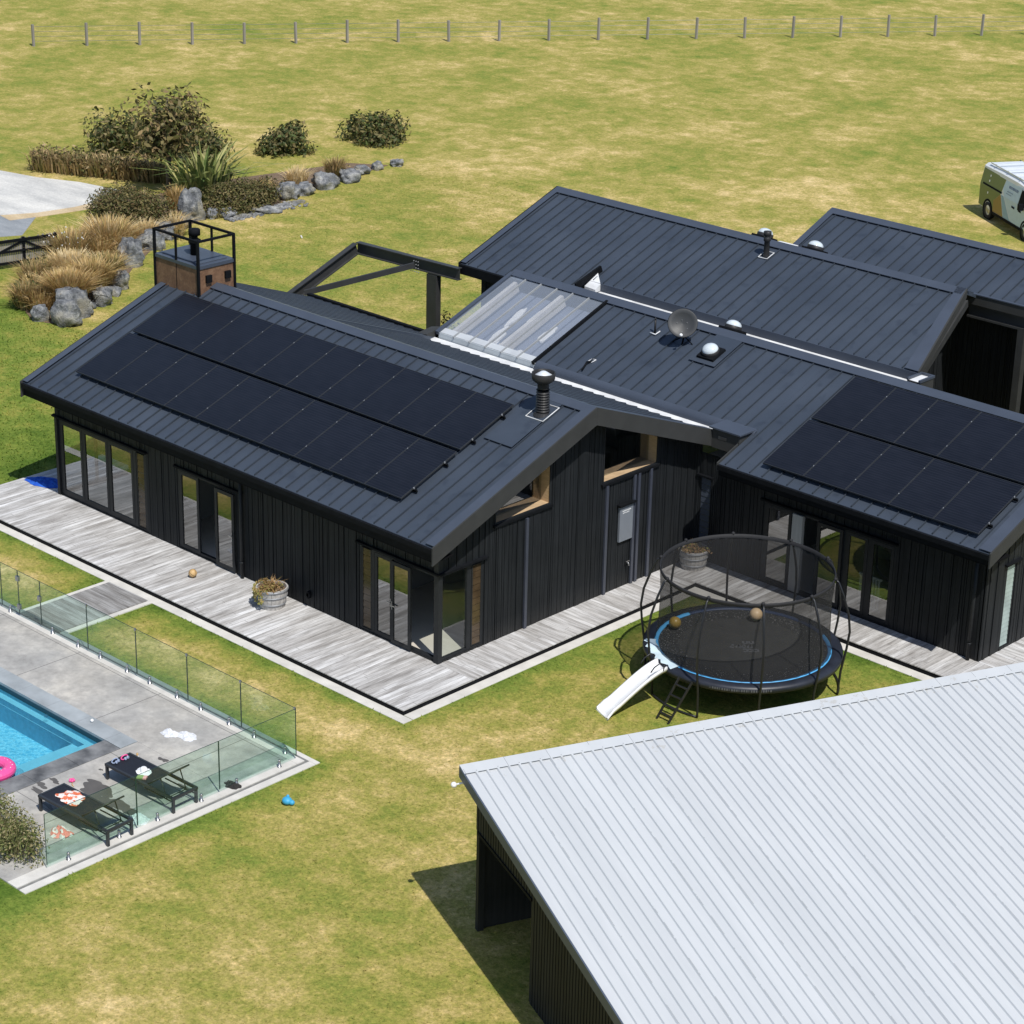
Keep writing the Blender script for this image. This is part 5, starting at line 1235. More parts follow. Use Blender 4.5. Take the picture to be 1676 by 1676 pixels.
l1 = make_lounger(); l1.location = (-1.07, -8.47, TZ); l1.rotation_euler = (0, 0, math.radians(2.2)); l1['label'] = "charcoal sun lounger nearer the glass corner, with goggles and a white hat on it"; l1['group'] = "sun loungers by the pool"
l2 = copy_tree(l1); l2.location = (-0.94, -10.20, TZ); l2.rotation_euler = (0, 0, math.radians(3.0)); l1.scale = l2.scale = (1.06, 1.06, 1.06); l2['label'] = "charcoal sun lounger beside the hedge with an orange patterned towel on it"
# crumpled cloth
def cloth(name, label, cat, x, y, z, rx, ry, h, seed, pal, rz=0.0, group=None):
    m = MB(); off = Vector((seed * 7.3, seed * 3.1, 0)); nr, ns = 14, 40; vs = []
    for i in range(nr + 1):
        q = i / nr
        for k in range(ns):
            a = 2 * PI * k / ns; d = Vector((math.cos(a), math.sin(a), 0)); e = 1 + 0.35 * noise.noise(d * 1.6 + off) + 0.12 * noise.noise(d * 5 + off)
            p = Vector((d.x * rx * q * e, d.y * ry * q * e, 0)); f = noise.noise(Vector((p.x * 9, p.y * 9, 1)) + off) * 0.6 + 0.5 * abs(noise.noise(Vector((p.x * 18, p.y * 18, 2)) + off))
            p.z = max(0.004, h * (1 - q ** 2.5) * (0.55 + f)); vs.append(p)
    fs = []
    for i in range(nr):
        for k in range(ns): fs.append((i * ns + k, i * ns + (k + 1) % ns, (i + 1) * ns + (k + 1) % ns, (i + 1) * ns + k))
    for f in fs:
        c = sum((vs[j] for j in f), Vector()) / 4
        if len(pal) > 1:
            v = noise.noise(Vector((c.x * 8, c.y * 8, 5)) + off) + 0.3 * noise.noise(Vector((c.x * 25, c.y * 25, 5)) + off); col = pal[0] if v > 0.02 else pal[1]
        else: col = pal[0]
        m.add([vs[j] for j in f], [(0, 1, 2, 3)], None, False, col)
    o = m.build(name, M['cloth']); o.location = (x, y, z); o.rotation_euler = (0, 0, rz); return tag(o, label, cat, group)
WH = (0.82, 0.83, 0.85)
cloth("towel", "crumpled white towel on the terrace, left piece of the pair near the pool corner", "towel", -1.72, -6.30, -0.115, 0.22, 0.17, 0.09, 1, [WH, (0.70, 0.72, 0.76)])
cloth("towel", "crumpled white towel on the terrace, right piece of the pair near the pool corner", "towel", -1.36, -6.12, -0.115, 0.25, 0.17, 0.09, 2, [WH, (0.70, 0.72, 0.76)])
cloth("towel", "white cloth heaped on the terrace between the loungers and the glass fence", "towel", 0.72, -9.02, -0.115, 0.22, 0.19, 0.15, 3, [WH])
cloth("towel", "orange and white patterned towel crumpled on the lounger by the hedge", "towel", -0.38, -9.80, 0.247, 0.32, 0.24, 0.05, 4, [(0.78, 0.20, 0.10), (0.86, 0.80, 0.76)])
cloth("beach_bag", "white and coral bundle on the ground between hedge and lounger", "bag", 0.10, -10.42, -0.115, 0.24, 0.20, 0.16, 5, [(0.80, 0.78, 0.74), (0.80, 0.30, 0.25)])
cloth("garden_bag", "small dark crumpled bag against the glass fence foot", "bag", 0.94, -6.80, -0.115, 0.20, 0.13, 0.10, 6, [(0.035, 0.033, 0.032)])
# hat, packet, goggles, bottle, toys
hat = thing("sun_hat", "white floppy sun hat lying on the lounger near the glass corner", "hat", (-0.24, -8.12, 0.245))
m = MB(); m.lathe([(0.17, 0.0), (0.11, 0.02), (0.075, 0.03)], (0, 0, 0), 20, M['white_plastic']); m.v = [(v[0] * 1.1, v[1] * .85, v[2] + 0.012 * math.sin(5 * math.atan2(v[1], v[0]))) for v in m.v]; m.build("brim", None, hat)
m = MB(); m.lathe([(0.078, 0.028), (0.07, 0.08), (0.045, 0.105), (0.001, 0.11)], (0, 0, 0), 20, M['white_plastic']); m.build("crown", None, hat)
m = MB(); m.box(-0.11, 0.02, -0.06, 0.06, 0, 0.03, M['ball_green']); m.box(0.02, 0.09, -0.06, 0.06, 0, 0.03, M['pink_pale']); o = m.build("snack_packet"); o.location = (-0.05, -8.30, 0.245); o.rotation_euler = (0, 0, .6); tag(o, "small green and pink packet beside the white hat on the lounger", "packet")
def goggles(x, y, rz, mat, label):
    t = thing("goggles", label, "goggles", (x, y, 0.245), rz)
    m = MB(); m.tube([(0.055 * math.cos(a), 0.075 * math.sin(a), 0.04 + 0.02 * math.sin(a)) for a in [2 * PI * i / 18 for i in range(18)]], 0.014, 6, closed=True); m.build("strap", mat, t)
    for s_ in (-1, 1):
        m = MB(); m.lathe([(0.001, 0.0), (0.033, 0.004), (0.036, 0.02), (0.03, 0.03), (0.001, 0.03)], (0.05, s_ * 0.036, 0.035), 12, axis=(1, 0, .5)); m.build("lens", M['lens'], t)
goggles(-0.95, -8.30, 0.3, M['lens'], "clear blue swim goggles at the foot end of the lounger")
goggles(-0.94, -8.07, 0.2, M['pink'], "bright pink swim goggles at the foot end of the lounger")
bt = thing("sunscreen_bottle", "slim white bottle with orange cap standing beside the lounger", "bottle", (-1.20, -7.55, -0.116))
m = MB(); m.lathe([(0.001, 0), (0.032, 0), (0.034, 0.12), (0.02, 0.15)], (0, 0, 0), 14); m.build("body", M['white_plastic'], bt)
m = MB(); m.lathe([(0.022, 0.15), (0.022, 0.20), (0.001, 0.205)], (0, 0, 0), 14); m.build("cap", M['ball_tan'], bt)
rs = thing("toy_flower", "pink toy flower with a thin tan stem lying on the terrace", "toy", (-1.45, -9.02, -0.114), -0.5)
m = MB()
for k in range(5): a = k * 2 * PI / 5; m.sphere((0.04 * math.cos(a), 0.04 * math.sin(a), 0.03), 0.032, 8, 6)
m.build("petals", M['pink'], rs)
m = MB(); m.tube([(0.05, 0, 0.015), (0.14, -0.02, 0.012), (0.22, 0, 0.01)], 0.010, 6); m.build("stem", M['ball_tan'], rs)
def ball(name, x, y, z, r_, mat, label, seams=None, cap=None):
    m = MB(); m.sphere((0, 0, 0), r_, 24, 16, mat)
    if seams:
        for ax in ((1, 0, 0.3), (0, 1, -.4), (.5, .5, 1)):
            q = Vector((0, 0, 1)).rotation_difference(Vector(ax)); pts = [Vector((math.cos(t) * r_, math.sin(t) * r_, 0)) for t in [2 * PI * i / 30 for i in range(30)]]
            for p in pts: p.rotate(q)
            m.tube(pts, r_ * 0.035, 5, seams, closed=True)
    if cap: m.lathe([(r_ * 1.01 * math.sin(t), -r_ * 1.01 * math.cos(t)) for t in [0.02, .3, .6, .9, 1.1]], (0, 0, 0), 20, cap)
    o = m.build(name); o.location = (x, y, z); return tag(o, label, "ball")
ball("ball", -7.58, -0.92, 0.105, 0.105, M['ball_tan'], "tan football with dark seams on the front deck", M['ball_dark'])
ball("ball", -3.27, -7.16, -0.07, 0.038, M['white_plastic'], "tiny white ball on the pale pool coping")
ball("ball", -4.38, -7.56, -0.235, 0.05, M['clear_ball'], "small clear ball floating by the far pool wall")
ball("ball", -2.62, -9.50, -0.21, 0.11, M['clear_ball'], "larger clear beach ball floating next to the pink swim ring")
tb = thing("toy_ball_cluster", "sky blue rubber toy lying alone on the lawn outside the pool fence", "toy", (2.25, -6.48, G))
m = MB(); m.sphere((0, 0, .08), 0.10, 16, 10, None, (1.1, 1, .8)); m.build("body", M['skyblue'], tb)
m = MB(); m.sphere((.10, .04, .06), 0.06, 12, 8, None, (1, 1, .9)); m.sphere((-.03, .05, .15), 0.035, 10, 8); m.build("knob", M['skyblue'], tb)
st = MB(); st.bar((0, 0, .02), (.28, -.2, .03), .05, .03); o = st.build("wood_scrap", M['concrete_pale']); o.location = (-29.54, 21.99, G); tag(o, "short pale stick lying on the lawn behind the chimney", "stick")
# swim ring
sr = thing("swim_ring", "pink inflatable swim ring with purple underside floating in the pool", "swim ring", (-3.02, -9.85, -0.20))
m = MB(); n1, n2 = 36, 14; vs = []
for i in range(n1):
    a = 2 * PI * i / n1
    for k in range(n2): b = 2 * PI * k / n2; q = 0.34 + 0.135 * math.cos(b); vs.append((q * math.cos(a), q * math.sin(a), 0.12 * math.sin(b) + 0.06))
for i in range(n1):
    for k in range(n2):
        mid = 0.12 * math.sin(2 * PI * (k + .5) / n2)
        m.add([vs[i * n2 + k], vs[((i + 1) % n1) * n2 + k], vs[((i + 1) % n1) * n2 + (k + 1) % n2], vs[i * n2 + (k + 1) % n2]], [(0, 1, 2, 3)], M['purple'] if mid < -0.03 else M['pink'], True)
m.build("tube", None, sr)
m = MB()
for i in range(22): a = 2 * PI * i / 22 + rp.uniform(-.1, .1); q = 0.34 + rp.uniform(-.05, .07); m.sphere((q * math.cos(a), q * math.sin(a), 0.172), 0.014, 6, 4, None, (1, 1, .5))
m.build("print_dots", M['white_plastic'], sr)

ct = thing("cot", "white slatted cot standing indoors behind the glazed doors right of the trampoline", "cot", (4.66, W + 0.55, 0.02))
m = MB()
for i in range(7): m.box(0.05 + i * 0.085, 0.10 + i * 0.085, 0, 0.025, 0.05, 0.80)
m.build("slat", M['white_plastic'], ct)
m = MB(); m.box(0, 0.66, -0.005, 0.03, 0.801, 0.85); m.box(0, 0.66, -.005, .03, 0, 0.049); m.box(0, .04, .031, .55, 0, .85); m.build("rail", M['white_plastic'], ct)
m = MB(); m.box(0.05, 0.64, 0.04, 0.55, 0.30, 0.42); m.build("mattress", M['white_plastic'], ct)
# tarp, clothes
cloth("blue_tarp", "bright blue plastic sheet heaped on the deck at the shaded left end", "tarp", -15.2, 0.22, 0.004, 0.62, 0.36, 0.10, 8, [(0.02, 0.10, 0.55), (0.03, 0.14, 0.62)], 0.3)
cloth("blue_clothes", "pale blue clothes dropped inside the open double doors", "clothes", -8.0, 0.9, 0.017, 0.35, 0.25, 0.12, 9, [(0.25, 0.40, 0.62), (0.55, 0.62, 0.72)])

# ------------------------------------------------------------------ barrel planters
def barrel(x, y, label, dry, seed):
    t = thing("barrel_planter", label, "planter", (x, y, 0), 0.4, "half wine barrels planted with dry growth"); t.scale = (1.1, 1.1, 1.1)
    r = random.Random(seed); m = MB(); ns = 22
    for k in range(ns):
        a0 = 2 * PI * k / ns + 0.006; a1 = 2 * PI * (k + 1) / ns - 0.006; ro = [(0.27, 0.0), (0.31, 0.2), (0.335, 0.38), (0.345, 0.46)]; j = r.uniform(-.004, .004)
        vs = []
        for rad, z in ro:
            for q in (rad + j, rad - 0.03):
                for a in (a0, a1): vs.append((q * math.cos(a), q * math.sin(a), z))
        fs = []
        for i in range(3):
            b = i * 4; fs += [(b, b + 1, b + 5, b + 4), (b + 2, b + 6, b + 7, b + 3), (b, b + 4, b + 6, b + 2), (b + 1, b + 3, b + 7, b + 5)]
        fs += [(12, 13, 15, 14), (0, 2, 3, 1)]; m.add(vs, fs)
    m.build("staves", M['barrel'], t)
    for z, rr_ in ((0.10, 0.293), (0.27, 0.322), (0.41, 0.343)):
        m = MB(); m.lathe([(rr_, z), (rr_ + .012, z), (rr_ + .016, z + .035), (rr_ + .004, z + .035)], (0, 0, 0), 28); m.build("hoop", M['hoop'], t)
    m = MB(); m.lathe([(0.001, 0.40), (0.30, 0.39), (0.31, 0.38)], (0, 0, 0), 22); m.build("soil", M['soil'], t)
    m = MB(); pal = [(0.36, 0.22, 0.10), (0.28, 0.17, 0.08), (0.46, 0.30, 0.14), (0.30, 0.29, 0.08)]
    leaf_cloud(m, (0, 0, 0.40), (0.36, 0.36, 0.17), 900, 0.028, pal, r, 9)
    if dry:
        blades(m, (0, 0, .38), (.25, .25), 60, .26, .010, pal, r, 1.0)
        for i in range(160):
            a = r.uniform(2.2, 4.6); z = r.uniform(.18, .48); q = .36 + r.uniform(-.01, .05); p = Vector((q * math.cos(a), q * math.sin(a), z)); s_ = .025
            m.add([p + Vector((s_, 0, 0)), p + Vector((0, s_, s_)), p + Vector((-s_, 0, 0)), p + Vector((0, -s_, -s_))], [(0, 1, 2, 3)], None, False, r.choice([(0.28, 0.27, 0.08), (0.40, 0.32, 0.12)]))
    m.build("dried_plant", M['straw'], t)
barrel(-4.98, -0.62, "grey half-barrel planter of brown dried growth on the front deck by the wall", True, 3)
barrel(0.45, 8.45, "grey half-barrel planter in the inner deck corner behind the trampoline net", False, 5)

# ------------------------------------------------------------------ trampoline
TX, TY = 5.10, 4.50
tr = thing("trampoline", "large round black trampoline with safety net, blue ring and curved poles on the lawn", "trampoline", (TX, TY, G))
zp, rp_ = 0.90, 2.23
def circ(r_, z, n=64): return [(r_ * math.cos(2 * PI * i / n), r_ * math.sin(2 * PI * i / n), z) for i in range(n)]
m = MB(); m.lathe([(0.001, 0.0), (1.0, 0.0), (1.93, 0.0)], (0, 0, 0), 64); o = m.build("jumping_mat", M['mat_bed'], tr); o.location = (0, 0, zp - 0.02)
m = MB(); m.lathe([(1.97, zp - 0.005), (2.0, zp + 0.03), (2.15, zp + 0.03), (2.225, zp - 0.005), (2.235, zp - 0.09), (2.215, zp - 0.10)], (0, 0, 0), 72); m.build("pad", M['navy_pad'], tr)
def arc(a0, a1, prof, mat, name, n=48):
    m = MB(); k = len(prof); vs = []
    for i in range(n + 1):
        a = math.radians(a0 + (a1 - a0) * i / n)
        for q, z in prof: vs.append((q * math.cos(a), q * math.sin(a), z))
    m.add(vs, [(i * k + j, (i + 1) * k + j, (i + 1) * k + j + 1, i * k + j + 1) for i in range(n) for j in range(k - 1)], None, True); return m.build(name, mat, tr)
RP = [(1.885, zp - 0.012), (1.89, zp + 0.012), (1.965, zp + 0.028), (1.975, zp + 0.0)]
arc(-192, 60, RP, M['cyan'], "edge_ring"); arc(60.3, 167.7, RP, simple("blue_edge_net_dimmed", (0.018, 0.035, 0.085), 0.5, 0.1), "edge_ring")  # far arc coloured navy: the blue ring's dimming behind the net, painted in
m = MB(); a0, a1 = math.radians(-140), math.radians(-97); n_ = 16; vs = []
for i in range(n_ + 1):
    a = a0 + (a1 - a0) * i / n_; w_ = 0.06 * math.sin(i * 2.1)
    for q in (1.93 + 0.02 * math.sin(i), 2.16 + w_): vs.append((q * math.cos(a), q * math.sin(a), zp + 0.036))
m.add(vs, [(2 * i, 2 * i + 1, 2 * i + 3, 2 * i + 2) for i in range(n_)]); m.build("entry_panel", simple("white_cyan_print", (0.60, 0.74, 0.84), 0.5, 0.25, 2), tr)
m = MB(); m.tube(circ(2.2, zp - 0.10), 0.03, 8, closed=True); m.build("frame_ring", M['tube'], tr)
m = MB(); rt = 1.925; ztop = 2.77; seg = 96; prof = [(1.96, zp + 0.03), (1.90, zp + 0.5), (1.885, zp + 1.2), (rt, ztop - 0.05)]; vs = []
for q, z in prof:
    for k in range(seg): a = 2 * PI * k / seg; e = q + 0.010 * math.sin(a * 40); vs.append((e * math.cos(a), e * math.sin(a), z))
fs = [(i * seg + k, i * seg + (k + 1) % seg, (i + 1) * seg + (k + 1) % seg, (i + 1) * seg + k) for i in range(3) for k in range(seg)]
m.add(vs, fs, None, True); m.build("safety_net", M['net'], tr)
m = MB(); m.lathe([(rt + .004, ztop - 0.09), (rt + .02, ztop - 0.045), (rt + .012, ztop), (rt - .012, ztop), (rt - .014, ztop - .09)], (0, 0, 0), 80); m.build("net_sleeve", M['black_rubber'], tr)
angs = [174, 138, 98, 62, 27, -7, -42, -77, -115, -151]
for a in angs:
    c, s_ = math.cos(math.radians(a)), math.sin(math.radians(a)); m = MB()
    pr = [(rt + 0.02, ztop), (rt + 0.10, ztop - 0.06), (2.16, ztop - 0.38), (2.30, ztop - 0.80), (2.35, ztop - 1.2), (2.31, ztop - 1.6), (2.26, zp - 0.05), (2.22, zp - 0.3), (2.19, 0.10), (2.19, 0.03)]
    m.tube([(q * c, q * s_, z) for q, z in pr], [0.018, 0.024] + [0.027] * 8, 8); m.build("pole", M['tube'], tr)
    m = MB(); m.sphere(((rt + .02) * c, (rt + .02) * s_, ztop + .005), 0.045, 8, 6); m.build("pole_cap", M['black_rubber'], tr)
for a, b in ((-115, -77), (-42, -7), (27, 62), (98, 138), (174, 209)):
    m = MB(); m.tube([(2.19 * math.cos(math.radians(a + (b - a) * i / 8)), 2.19 * math.sin(math.radians(a + (b - a) * i / 8)), 0.03) for i in range(9)], 0.026, 8); m.build("base_tube", M['tube'], tr)
# faded print in the mat's middle (two rows of slanted strokes)
m = MB(); ux = Vector((0.72, 0.69, 0)); uy = Vector((-0.69, 0.72, 0))
def stroke(a, b, w=0.05):
    p = ux * a[0] + uy * a[1]; q = ux * b[0] + uy * b[1]; d = (q - p).normalized(); n_ = Vector((-d.y, d.x, 0)) * w / 2
    m.add([p - n_, q - n_, q + n_, p + n_], [(0, 1, 2, 3)])
for i, x in enumerate((-0.26, -0.13, 0.0, 0.13)):
    stroke((x, -0.02), (x + 0.08, 0.14)); stroke((x + .09, -.02), (x + .08, .14)) if i % 2 else stroke((x, -0.02), (x + .08, -.02)); stroke((x + .03, .06), (x + .10, .06))
for i, x in enumerate((0.02, 0.14, 0.26)): stroke((x, -0.22), (x + .09, -.22)); stroke((x, -.10), (x + .09, -.10)); stroke((x + .09, -.22), (x + .09, -.10))
for i, x in enumerate((0.06, 0.19)): stroke((x, .20), (x + .09, .20)); stroke((x + .09, .20), (x + .09, .32)); stroke((x, .20), (x, .32))
o = m.build("mat_print", M['logo'], tr); o.location = (0.05, -0.1, zp - 0.017)
# pale lettering along the skirt: row of short dashes
m = MB()
for i in range(26):
    a = math.radians(-70 + i * 1.35); w_ = math.radians(0.75 if i % 4 else 0.35); z0_ = zp - 0.075
    m.add([(2.241 * math.cos(a), 2.241 * math.sin(a), z0_), (2.241 * math.cos(a + w_), 2.241 * math.sin(a + w_), z0_), (2.236 * math.cos(a + w_), 2.236 * math.sin(a + w_), z0_ + .05), (2.236 * math.cos(a), 2.236 * math.sin(a), z0_ + .05)], [(0, 1, 2, 3)])
m.build("skirt_print", M['logo'], tr)
ball("ball", 3.49, 4.06, G + 0.90 + 0.14, 0.14, M['ball_olive'], "mustard-brown ball at the left side inside the trampoline net")
ball("ball", 4.50, 5.73, G + 0.90 + 0.15, 0.15, M['ball_cream'], "cream ball with green underside on the trampoline mat", None, M['ball_green'])
# slide
sl = thing("slide", "white plastic slide hooked onto the trampoline edge, running down to the lawn", "slide", (0, 0, 0))
m = MB(); P0 = Vector((4.62, 2.28, 0.80)); P1 = Vector((4.06, 0.98, -0.10)); n_ = 18; hd = Vector((P1.x - P0.x, P1.y - P0.y, 0)).normalized(); sd = Vector((-hd.y, hd.x, 0)); hl = (Vector((P1.x - P0.x, P1.y - P0.y, 0))).length
rows = []
for i in range(n_ + 1):
    u = i / n_; z = P0.z * (1 - u) + P1.z * u + 0.10 * math.sin(PI * min(1, u * 1.25)) * (1 if u < .8 else 0.4) - 0.05 * math.sin(PI * u) ** 2
    c = Vector((P0.x, P0.y, 0)) + hd * hl * u; hw = 0.21 if u < .85 else 0.21 + (u - .85) * .3; lip = 0.10 * min(1, (1 - u) * 6 + .3)
    rows.append([c + sd * k + Vector((0, 0, z + h)) for k, h in ((-hw - .05, lip - .05), (-hw - .04, lip), (-hw, lip), (-hw + .03, 0.0), (0, -0.012), (hw - .03, 0), (hw, lip), (hw + .04, lip), (hw + .05, lip - .05), (hw - .02, -.05), (-hw + .02, -.05))])
k_ = 11; vs = [p for r in rows for p in r]
fs = [(i * k_ + j, i * k_ + (j + 1) % k_, (i + 1) * k_ + (j + 1) % k_, (i + 1) * k_ + j) for i in range(n_) for j in range(k_)] + [tuple(range(k_)), tuple(range(n_ * k_, (n_ + 1) * k_))[::-1]]
m.add(vs, fs, None, True); m.build("chute", M['white_plastic'], sl)
for s_ in (-1, 1):
    c = P0 + hd * 0.12 + sd * s_ * 0.25; m = MB(); m.tube([c + hd * -.02 + Vector((0, 0, .02)), c + hd * -.06 + Vector((0, 0, .17)), c + hd * .06 + Vector((0, 0, .22)), c + hd * .2 + Vector((0, 0, .14)), c + hd * .28 + Vector((0, 0, 0.03))], 0.014, 7); m.build("handle", M['tube'], sl)
ld = thing("ladder", "short black four-rung ladder leaning on the trampoline beside the slide", "ladder")
A0, A1 = Vector((4.99, 1.72, G)), Vector((5.19, 2.20, 0.78)); B0, B1 = Vector((5.33, 1.70, G)), Vector((5.55, 2.18, 0.78))
for a, b in ((A0, A1), (B0, B1)): m = MB(); m.bar(a, b, 0.03, 0.045); m.build("rail", M['tube'], ld)
for u in (0.16, 0.34, 0.58, 0.82): m = MB(); m.bar(A0.lerp(A1, u), B0.lerp(B1, u), 0.05, 0.022); m.build("rung", M['tube'], ld)

# ------------------------------------------------------------------ foreground shed
SH = thing("shed", "foreground shed with a pale zinc ribbed roof and black walls", "shed", (7.92, -7.30, 0), math.radians(66.6))
# local: +x along the high edge, -y down the slope (towards the lower right of the picture)
zt = 3.2; pit = math.tan(math.radians(8.6)); LX, LY = 17.0, 11.0
zs = lambda y: zt + y * pit
m = MB(); pr = []
x = 0.0
m.hexa([(0, -LY, zs(-LY) - .05), (LX, -LY, zs(-LY) - .05), (LX, 0, zt - .05), (0, 0, zt - .05), (0, -LY, zs(-LY)), (LX, -LY, zs(-LY)), (LX, 0, zt), (0, 0, zt)])
x = 0.22
while x < LX:
    w0, w1, h = 0.036, 0.018, 0.030
    m.hexa([(x - w0, -LY, zs(-LY) - .002), (x + w0, -LY, zs(-LY) - .002), (x + w0, -0.16, zs(-.16) - .002), (x - w0, -0.16, zs(-.16) - .002), (x - w1, -LY, zs(-LY) + h), (x + w1, -LY, zs(-LY) + h), (x + w1, -0.16, zs(-.16) + h), (x - w1, -0.16, zs(-.16) + h)])
    x += 0.205
sr_ = m.build("roof", M['shed_roof'], SH)
m = MB(); m.hexa([(-.02, -0.22, zs(-.22) + .030), (LX, -0.22, zs(-.22) + .030), (LX, 0.03, zt + .045), (-.02, 0.03, zt + .045), (-.02, -0.22, zs(-.22) + .036), (LX, -0.22, zs(-.22) + .036), (LX, 0.03, zt + .052), (-.02, 0.03, zt + .052)])
m.box(-.02, LX, 0.005, 0.03, zt - .14, zt + .044); m.build("ridge_flashing", M['shed_roof'], sr_)
m = MB(); m.hexa([(-.035, -LY, zs(-LY) - .17), (-.005, -LY, zs(-LY) - .17), (-.005, 0.0, zt - .17), (-.035, 0.0, zt - .17), (-.035, -LY, zs(-LY) + .045), (-.005, -LY, zs(-LY) + .045), (-.005, 0.0, zt + .028), (-.035, 0.0, zt + .028)]); m.build("barge_board", M['shed_trim'], sr_)
m = MB(); x = 0.32
while x < LX:
    m.lathe([(0.010, 0), (0.010, 0.006), (0.001, 0.008)], (x - 0.10, -0.19, zs(-0.19) + 0.035), 6)
    x += 0.41
stuff(m.build("roof_screw", M['hoop'], sr_))
# walls (black vertical sheet), open bay near the front corner
m = MB(); y = -0.08
while y > -LY + 0.2:
    z0_ = 1.95 if y > -2.6 else G
    m.box(0.28, 0.31, y - 0.09, y - 0.005, z0_, zs(y) - .06); m.box(0.295, 0.32, y - 0.11, y - .09, z0_, zs(y) - .06); y -= 0.115
m.build("wall", M['wall'], SH)
m = MB(); m.box(0.32, LX, -0.10, -0.07, G, zt - .06); m.build("wall", M['wall'], SH)
for yy in (-0.12, -2.6): m = MB(); m.box(0.30, 0.42, yy - .06, yy + .06, G, zs(yy) - .06); m.build("post", M['wall'], SH)
m = MB(); m.box(0.26, 0.34, -2.6, -0.18, 1.90, 1.96); m.build("rail", M['dark'], SH)
m = MB(); m.sphere((-0.14, -0.02, zt - .30), 0.055, 14, 10); lp = m.build("security_lamp", M['white_plastic'], SH)
m = MB(); m.tube([(-.09, -.02, zt - .30), (.3, -.04, zt - .28)], .018, 6); m.build("bracket", M['white_plastic'], lp)

# ------------------------------------------------------------------ hedge at the pool's near side
hg = thing("hedge", "leafy green and tan hedge along the near side of the pool terrace", "hedge", (0, 0, G))
m = MB()
for i in range(30):
    x = -9.2 + i * 0.33; leaf_cloud(m, (x, -11.40 + rp.uniform(-.15, .15), 0), (0.5, 0.60, 0.85 + rp.uniform(-.1, .1)), 1000, 0.036, [(0.14, 0.17, 0.05), (0.20, 0.22, 0.08), (0.10, 0.12, 0.035), (0.30, 0.27, 0.13), (0.40, 0.34, 0.18)], rp, 8)
    blades(m, (x, -11.5, 0.1), (.5, .5), 26, .85, .010, [(0.26, 0.27, 0.10), (0.40, 0.34, 0.18)], rp, .35)
m.build("foliage", M['leaf'], hg)
m = MB()
for i in range(20): x = -9 + i * .48; m.tube([(x, -11.6, -.05), (x + .05, -11.55, .3), (x + .1, -11.5, .5)], [.02, .015, .008], 5)
m.build("stem", M['bark'], hg)

# ------------------------------------------------------------------ van
van = thing("van", "olive, brown and pale blue work van with white roof parked on the dry grass", "van", (-13.63, 43.54, G), math.atan2(-0.54, 0.84))
# local: +x forward, -y is the side seen; origin at the rear wheel's contact
m = MB()
sec = [(-0.92, .42, 1.85, .88, .80), (-0.86, .34, 2.02, .95, .82), (0.6, .30, 2.06, .97, .83), (2.2, .30, 2.06, .97, .83), (2.85, .30, 2.00, .97, .80), (3.35, .30, 1.62, .97, .80), (3.75, .30, 1.24, .96, .84), (4.25, .32, 1.08, .92, .80), (4.42, .38, .80, .84, .72)]
vs = []; kk = 10
for x, zlo, zhi, wl_, wt in sec:
    belt = zlo + (zhi - zlo) * 0.52
    ring = [(-wl_ * .95, zlo), (-wl_, zlo + .15), (-wl_, belt), (-wt - .02, zhi - .10), (-wt + .10, zhi), (wt - .10, zhi), (wt + .02, zhi - .10), (wl_, belt), (wl_, zlo + .15), (wl_ * .95, zlo)]
    vs += [(x, y + 0.97, z) for y, z in ring]
fs = [(i * kk + j, i * kk + (j + 1) % kk, (i + 1) * kk + (j + 1) % kk, (i + 1) * kk + j) for i in range(len(sec) - 1) for j in range(kk)] + [tuple(range(kk)), tuple(range((len(sec) - 1) * kk, len(sec) * kk))[::-1]]
m.add(vs, fs); m.build("body", M['van_white'], van)
def side(name, pts, mat, off=0.004, parent=van):   # pts (x,z) laid on the visible side, following its lean above the belt
    q = MB(); P = []
    for x, z in pts:
        y = 0.0 if z < 1.22 else (z - 1.22) / 0.74 * 0.125
        P.append((x, y - off, z))
    q.prism(P, (0, 0.004, 0)); return q.build(name, mat, parent)
side("wrap_panel", [(-0.85, .40), (-0.435, .40)] + [(-0.435 * math.cos(PI * i / 12), .36 + .435 * math.sin(PI * i / 12)) for i in range(1, 12)] + [(0.438, .42), (0.438, .845), (0.965, 1.205), (1.0, 1.22), (-0.85, 1.22)], M['olive'])
side("wrap_panel", [(-0.85, 1.222), (1.00, 1.222), (1.18, 1.85), (-0.80, 1.85)], M['olive'], 0.004)
side("wrap_panel", [(0.44, .42), (1.35, .42), (1.02, 1.20), (0.97, 1.20), (0.44, .84)], M['brown'], 0.005)
side("wrap_panel", [(1.38, .42), (1.95, .42), (1.25, 1.22), (1.05, 1.22)], M['van_band'], 0.005)
side("wrap_panel", [(1.30, 1.225), (2.55, 1.225), (2.60, 1.86), (1.22, 1.86), (1.08, 1.5)], M['van_blue'], 0.004)
side("wrap_panel", [(2.0, .42), (3.2, .42), (3.2, 1.218), (1.30, 1.218)], M['van_blue'], 0.004)
side("lower_trim", [(0.42, .30), (3.0, .30), (3.0, .41), (0.42, .41)], M['dark'], 0.010)
side("slide_rail", [(-0.62, 1.26), (1.08, 1.26), (1.08, 1.33), (-0.62, 1.33)], M['dark'], 0.016)
sw = side("side_window", [(2.55, 1.22), (3.35, 1.22), (3.0, 1.76), (2.62, 1.80)], M['dark'], 0.012)
for x in (2.05, 2.62): side("handle", [(x, .98), (x + .24, .96), (x + .24, 1.04), (x, 1.05)], M['dark'], 0.02)
q = MB()
def vtxt(x, z, w, h): 
    y = (z - 1.22) / 0.74 * 0.125; q.add([(x, y - .012, z), (x + w, y - .012, z), (x + w, y - .012 + h * .17, z + h), (x, y - .012 + h * .17, z + h)], [(0, 1, 2, 3)])
